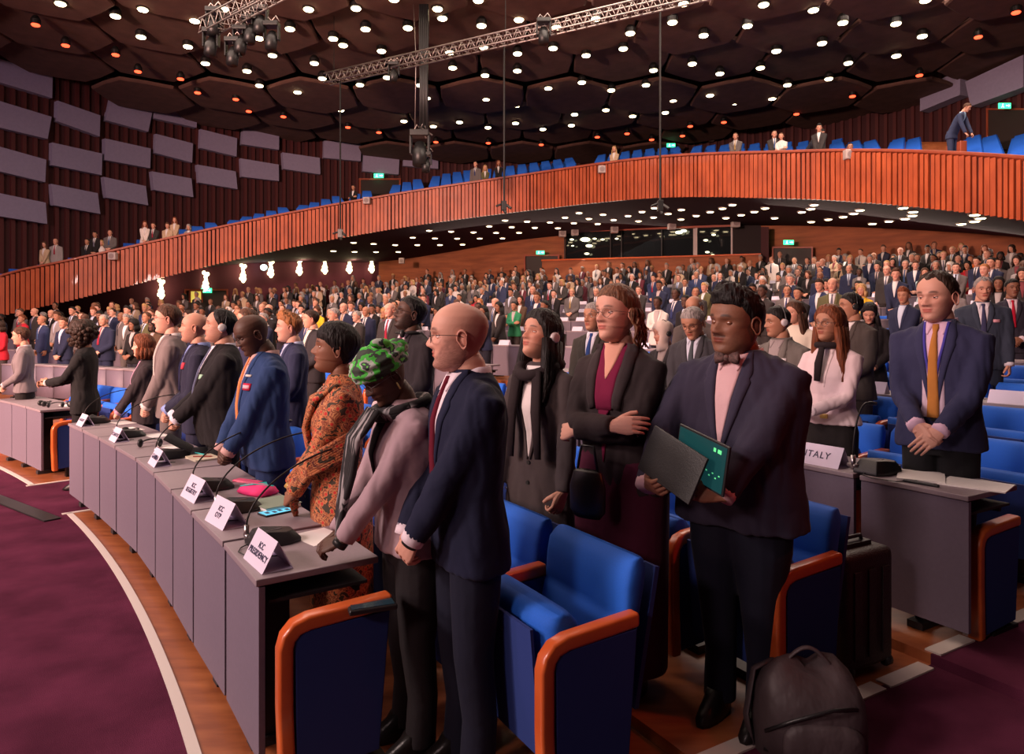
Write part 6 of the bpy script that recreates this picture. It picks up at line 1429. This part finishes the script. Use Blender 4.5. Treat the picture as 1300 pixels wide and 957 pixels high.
m = place(dict(H=1.76, w=.95, skin='brown', hair=('short', 'black'), headyaw=10, jacket=(.025, .022, .035), shirt=(.6, .5, .55), tie=(.35, .01, .03)), 'dark-haired man in dark suit with red tie at the right picture edge', px=1284, s=98, deg=-25)
# left block people
m = place(dict(H=1.64, sex='f', w=1.05, skin='light', hair=('short', 'brown'), headyaw=-10, pitch=4, jacket=(.17, .14, .15), lcol=(.015, .012, .012), shirt=(.4, .38, .42), hem=.88), 'woman with short brown hair in grey blazer behind the leftmost desk', px=31, s=101, deg=-60)
m = place(dict(H=1.68, sex='f', w=1.05, skin='tan', hair=('curly', 'darkbrown'), headyaw=-20, jacket=(.012, .011, .012), lcol=(.010, .009, .010), shirt=(.5, .45, .45), collar=False, Rh=(-.10, -.36, 1.10), Lh=(-.02, -.36, 1.12), Rd=(.2, -.9, .1), Ld=(-.4, -.8, .1), hem=.80, lod=0), 'woman with big curly dark hair in black jacket holding a phone in the aisle', px=108, s=124, deg=-75)
# ------------------------------------------------------------------ the standing crowd in the raked rows
random.seed(21)
JC = {'black': (.013, .011, .012), 'charcoal': (.035, .030, .030), 'navy': (.018, .022, .052), 'dark blue': (.025, .035, .09), 'grey': (.11, .095, .095), 'brown': (.085, .05, .032), 'light grey': (.25, .22, .22),
      'beige': (.42, .30, .20), 'white': (.62, .55, .52), 'red': (.42, .015, .03), 'yellow': (.70, .45, .03), 'pale blue': (.38, .52, .55), 'green': (.03, .22, .10), 'orange': (.60, .13, .02), 'olive': (.09, .085, .04), 'burgundy': (.12, .015, .03)}
TC = [(.03, .04, .12), (.25, .02, .04), (.02, .02, .03), (.12, .12, .16), (.3, .2, .08), (.05, .09, .2)]
PR = {}
def proto(key, **sp):
    sp.setdefault('lod', 1); m = build_person(dict(sp, loc=(0, -40, 0))); PR[key] = m['e']; return m
side = dict(Rh=(-.235, -.06, .80), Lh=(.235, -.06, .80), Rd=(.05, -.25, -.95), Ld=(-.05, -.25, -.95), Rn=(-.95, -.1, 0), Ln=(.95, -.1, 0), rp='relaxed', lp='relaxed')
lowc = dict(Rh=(-.06, -.20, .88), Lh=(.06, -.19, .89))
cross = dict(Rh=(.10, -.235, 1.17), Lh=(-.11, -.20, 1.13), Rd=(.95, .1, .1), Ld=(-.9, .3, -.2), Rn=(.1, -.95, .3), Ln=(0, -.9, .4), polR=(-.9, -.1, -.7), polL=(.9, -.1, -.7), rp='relaxed')
LODS = (1, 2)
for L in LODS:
    proto(('m', 'short hair', L), lod=L, tie=(.05, .05, .1), hair=('short', 'brown'), **lowc)
    proto(('m', 'receding hair', L), lod=L, tie=(.05, .05, .1), hair=('receding', 'brown'), headyaw=8, w=1.1, belly=.04)
    mm_ = proto(('m', 'a bald head', L), lod=L, tie=(.05, .05, .1), hair=(None, None), headyaw=-6, w=1.05, **side)
    mm_ = proto(('m', 'wavy hair', L), lod=L, tie=None, hair=('quiff', 'brown'), headyaw=12, pitch=4, **lowc)
    proto(('f', 'long hair', L), lod=L, sex='f', hair=('long', 'brown'), collar=False, headyaw=5, **lowc)
    proto(('f', 'a bob haircut', L), lod=L, sex='f', hair=('bob', 'brown'), collar=False, headyaw=-8, pitch=4)
    proto(('f', 'tied-back hair', L), lod=L, sex='f', hair=('bun', 'brown'), collar=False, headyaw=-4, **(cross if L == 1 else lowc))
KEYS = [k for k in PR if k[2] == 1]; fresh = {k: True for k in PR}
HN = {'black': 'black', 'darkbrown': 'dark', 'brown': 'brown', 'auburn': 'auburn', 'ginger': 'ginger', 'blond': 'blond', 'grey': 'grey', 'white': 'white'}
def dress(e, skin, jc, hair, shirt, tie, low):
    for c in e.children:
        n = c.name.split('.')[0]
        if n == 'body': c.color = (*skin, 1)
        elif n in ('jacket',): c.color = (*jc, 1)
        elif n == 'lapel': c.color = (*[x*1.15 for x in jc], 1)
        elif n == 'hair': c.color = (*hair, 1)
        elif n in ('shirt', 'collar'): c.color = (*shirt, 1)
        elif n == 'tie': c.color = (*tie, 1)
        elif n == 'trousers': c.color = (*low, 1)
def choose(px, rnd, force=None):
    fem = rnd.random() < .36; keys = [k for k in KEYS if (k[0] == 'f') == fem]; k = rnd.choice(keys)
    if fem: j = rnd.choices(['black', 'charcoal', 'navy', 'grey', 'beige', 'white', 'red', 'light grey', 'green', 'brown', 'burgundy', 'pale blue'], [10, 5, 5, 3, 3, 3, 1.2, 2, .5, 2, 1, .6])[0]
    else: j = rnd.choices(['black', 'charcoal', 'navy', 'dark blue', 'grey', 'brown', 'light grey', 'olive'], [8, 9, 9, 4, 5, 1.5, 1, .8])[0]
    sk = rnd.choices(list(SK), [5, 6, 4, 2.5, 1.5])[0]
    hc = rnd.choices(['black', 'darkbrown', 'brown', 'grey', 'blond', 'auburn', 'ginger', 'white'], [5, 7, 4, 4, 1.5, 1, .4, 1.2])[0]
    if sk in ('brown', 'dark'): hc = 'black'
    if force: 
        if 'k' in force: k = force['k']
        j = force.get('j', j); sk = force.get('sk', sk); hc = force.get('hc', hc)
    sh = rnd.choice([(.66, .62, .64), (.66, .62, .64), (.5, .55, .68), (.45, .36, .36)] if k[0] == 'm' else [(.6, .56, .55), (.03, .03, .03), (.2, .05, .06), (.4, .35, .35)])
    return k, j, sk, hc, sh
cands = []
rnd = random.Random(5)
wall_d = lambda x, y: hypot(*(lambda w: (w.x, w.y))(wt_at_dir(Vector((x, y, 0)))))
SR = []
for i, R in enumerate(ROWS):
    SR.append((R+.78, i))
    nx = ROWS[i+1] if i+1 < len(ROWS) else 99
    if nx-R > 2.5: SR.append((R+2.08, i))
    elif nx == 99: SR.append((52.3, i))
    elif R > 44: SR.append((R+1.55, i))
for R, ri in SR:
    th = 30.8
    while th < 80:
        th += (rnd.uniform(.60, .88))/R*57.3
        x, y = pol(R+rnd.uniform(-.08, .08), th); px = 650+FPX*x/y if y > 1 else 9e9
        if px < -25 or px > 1325 or y < 3: continue
        if 42.4 < th < 46.2 and R < 34: continue
        if hypot(x, y) > wall_d(x, y)-.9: continue
        if R < 30: p = .75 if px < 330 else 0
        elif R < 32: p = .8 if px < 520 else .0
        elif R < 34: p = .85 if px < 540 else (.22 if px < 760 else .10)
        elif R < 37: p = .85 if px < 560 else (.45 if px < 780 else (.35 if px < 1165 else .12))
        elif R < 39: p = .85 if px < 560 else (.5 if px < 950 else .8)
        elif R < 44: p = .8 if px < 560 else (.55 if px < 950 else .85)
        else: p = .9 if not (560 < px < 930) else .8
        if rnd.random() > p: continue
        hh = SOFBVH.ray_cast(Vector((x, y, fz(R)+.3)), Vector((0, 0, 1)))
        if hh[0] is not None and hh[0].z-fz(R) < 2.05: continue
        if any(hypot(x-a, y-b) < .62 for a, b in HERO_XY): continue
        cands.append([FPX/y, x, y, R, px, th, ri])
cands.sort(key=lambda c: -c[0]); print('crowd', len(cands))
FORCE = [((1112, 38.5), dict(k=('f', 'a bob haircut', 1), j='yellow', hc='blond', sk='light')), ((1236, 46.5), dict(k=('f', 'tied-back hair', 1), j='orange', hc='auburn', sk='tan')), ((1166, 43), dict(k=('f', 'long hair', 1), j='pale blue', hc='brown', sk='light')), ((1068, 40), dict(k=('f', 'a bob haircut', 1), j='red', hc='black', sk='light')),
         ((716, 35.5), dict(k=('f', 'tied-back hair', 1), j='beige', hc='black', sk='brown')), ((405, 33.5), dict(k=('f', 'a bob haircut', 1), j='yellow', hc='brown', sk='light')), ((512, 47), dict(k=('f', 'a bob haircut', 1), j='green', hc='black', sk='brown')), ((2, 31.5), dict(k=('f', 'long hair', 1), j='red', hc='black', sk='tan')),
         ((618, 39.5), dict(k=('f', 'long hair', 1), j='red', hc='black', sk='tan')), ((468, 30.9), dict(k=('m', 'receding hair', 1), j='charcoal', hc='grey', sk='fair'))]
fmap = {}
for (fx, fr), f in FORCE:
    if cands: i = min(range(len(cands)), key=lambda i: abs(cands[i][4]-fx)/14+abs(cands[i][3]-fr) if i not in fmap else 1e9); fmap[i] = f
NIND = 236; ind = cands[:NIND]; rest = cands[NIND:]
rowsn = {}
for i, c in enumerate(ind): rowsn.setdefault(round(c[3], 1) if False else SR.index(min(SR, key=lambda s: abs(s[0]-c[3]))), []).append((c[4], i, c))
def spawn(k, loc, rz, sc, d):
    if fresh[k]: e = PR[k]; fresh[k] = False
    else: e = copy_tree(PR[k])
    e.location = loc; e.rotation_euler = (0, 0, rz); e.scale = (sc,)*3; dress(e, *d); return e
for rk, L in sorted(rowsn.items()):
    L.sort()
    for n, (px, i, c) in enumerate(L):
        s, x, y, R, _, th, ri = c; k, j, sk, hc, sh = choose(px, rnd, fmap.get(i)); H = rnd.uniform(1.60, 1.72) if k[0] == 'f' else rnd.uniform(1.70, 1.86)
        low = JC[j] if k[0] == 'm' else rnd.choice([(.012, .011, .013), (.02, .02, .03), (.05, .04, .04)])
        e = spawn(k, (x, y, fz(R)), face_stage(x, y)+radians(rnd.uniform(-16, 16)), H/1.75, (SK[sk], JC[j], HC[hc], sh, rnd.choice(TC), low))
        hn = 'bald' if k[1] == 'a bald head' else (k[1].replace('hair', HN[hc]+' hair', 1) if k[1] != 'a bob haircut' else '%s bob' % HN[hc])
        tag(e, '%s in %s jacket, %s, %s row, %s from left' % ('woman' if k[0] == 'f' else 'man', j, hn.replace('tied-back', 'tied'), ordn(rk+1), ordn(n+1)), 'person', 'people standing in the raked rows')
# the smallest, farthest people beyond that count
if rest:
    FM = []; 
    cols = {'skin': [SK['light'], SK['tan'], SK['brown']], 'cl': [JC['black'], JC['charcoal'], JC['navy'], JC['grey'], JC['white'], JC['burgundy'], JC['beige'], JC['dark blue']], 'hr': [HC['black'], HC['brown'], HC['grey'], HC['blond']]}
    idx = {}
    for kk, LL in cols.items():
        for q_, c in enumerate(LL): idx[(kk, q_)] = len(FM); FM.append(M('far_%s_%d' % (kk, q_), c, .8))
    idx['sh'] = len(FM); FM.append(M('far_shirt', (.6, .56, .58), .8))
    g = G()
    for c in rest:
        s, x, y, R, px, th, ri = c; k = rnd.choice([k for k in PR if k[2] == 2]); H = rnd.uniform(1.62, 1.84); mt = Matrix.Translation((x, y, fz(R))) @ Matrix.Rotation(face_stage(x, y)+radians(rnd.uniform(-16, 16)), 4, 'Z') @ Matrix.Scale(H/1.75, 4)
        a, b, d = rnd.randrange(3), rnd.choice([0, 0, 0, 1, 1, 2, 2, 3, 3, 4, 5, 6, 7]), rnd.randrange(4)
        for ch in PR[k].children:
            n = ch.name.split('.')[0]; mi = {'body': idx[('skin', a)], 'jacket': idx[('cl', b)], 'lapel': idx[('cl', b)], 'trousers': idx[('cl', 0)], 'hair': idx[('hr', d)], 'shirt': idx['sh'], 'collar': idx['sh'], 'tie': idx[('cl', 2)], 'shoe': idx[('cl', 0)]}.get(n)
            if mi is None or n == 'shoe': continue
            g.add([mt @ v.co for v in ch.data.vertices], [tuple(p.vertices) for p in ch.data.polygons], mi)
    o = g.obj('distant_crowd', FM, None, smooth=True); tag(o, 'farthest packed rows of tiny standing people under the balcony', 'crowd', kind='stuff')
# ------------------------------------------------------------------ people on the balcony
BP_ = [(57, 307, 'f', 'long hair', 'brown', 'beige'), (71, 303, 'm', 'a bald head', 'grey', 'light grey'), (111, 303, 'm', 'short hair', 'darkbrown', 'black'), (121, 294, 'm', 'short hair', 'black', 'black'), (129, 305, 'f', 'long hair', 'blond', 'white'), (140, 292, 'm', 'receding hair', 'brown', 'grey'),
       (184, 281, 'f', 'long hair', 'auburn', 'white'), (195, 283, 'm', 'short hair', 'brown', 'charcoal'), (213, 283, 'm', 'wavy hair', 'brown', 'beige'), (222, 276, 'f', 'long hair', 'auburn', 'beige'), (240, 285, 'f', 'a bob haircut', 'grey', 'light grey'), (449, 235, 'f', 'tied-back hair', 'black', 'black'),
       (604, 205.5, 'm', 'a bald head', 'grey', 'grey'), (616, 210, 'f', 'long hair', 'blond', 'olive'), (633, 204, 'f', 'long hair', 'auburn', 'black'), (780, 186, 'f', 'long hair', 'blond', 'beige'), (934, 169, 'm', 'short hair', 'brown', 'grey'), (983, 166, 'm', 'short hair', 'darkbrown', 'charcoal'), (992, 169, 'f', 'tied-back hair', 'brown', 'white'),
       (1040, 158, 'm', 'wavy hair', 'black', 'charcoal'), (1079, 182, 'm', 'short hair', 'black', 'black')]
import bisect
def rim_s(px):
    for a, b in zip(BAL, BAL[1:]):
        if a[0] <= px <= b[0]: u = (px-a[0])/(b[0]-a[0]); return a[3]+(b[3]-a[3])*u
    return 40
for n, (px, yt, sx_, hairk, hc, j) in enumerate(BP_):
    s = rim_s(px); y = FPX/s+.75; s = FPX/y; p = at(px, yt, s); H = 1.66 if sx_ == 'f' else 1.76; k = (sx_, hairk, 1)
    e = spawn(k, (p.x, p.y, p.z-H), face_stage(p.x, p.y)+radians(rnd.uniform(5, 30)), H/1.75, (SK['light'] if j != 'black' else SK['tan'], JC[j], HC[hc], (.6, .56, .56), TC[n % 6], (.02, .02, .025)))
    tag(e, '%s in %s jacket behind the balcony front, %s balcony person from left' % ('woman' if sx_ == 'f' else 'man', j, ordn(n+1)), 'person', 'people on the balcony')
# two people bending down on the balcony
m = build_person(dict(H=1.76, lod=1, hair=('short', 'brown'), jacket=(.03, .04, .085), shirt=(.35, .5, .65), lean=.55, pitch=30, headyaw=15, Rh=(-.15, -.45, .78), Lh=(.12, -.5, .8), Rd=(.2, -.5, -.8), Ld=(-.2, -.5, -.8), loc=tuple(at(1208, 139, 45)-Vector((0, 0, 1.66))), rz=radians(35)))
tag(m['e'], 'man in blue suit bending over the blue balcony seats at top right', 'person')
m = build_person(dict(H=1.7, lod=1, hair=('short', 'black'), jacket=(.02, .02, .03), shirt=(.3, .3, .35), lean=.7, pitch=40, loc=tuple(at(1024, 174, 37)-Vector((0, 0, 1.45))), rz=radians(60)))
tag(m['e'], 'dark-suited man stooping behind the balcony front beside the standing man', 'person')
for k, v in fresh.items():
    if v:
        for ch in list(PR[k].children): bpy.data.objects.remove(ch)
        bpy.data.objects.remove(PR[k])
bpy.data.scenes.remove(TMP)
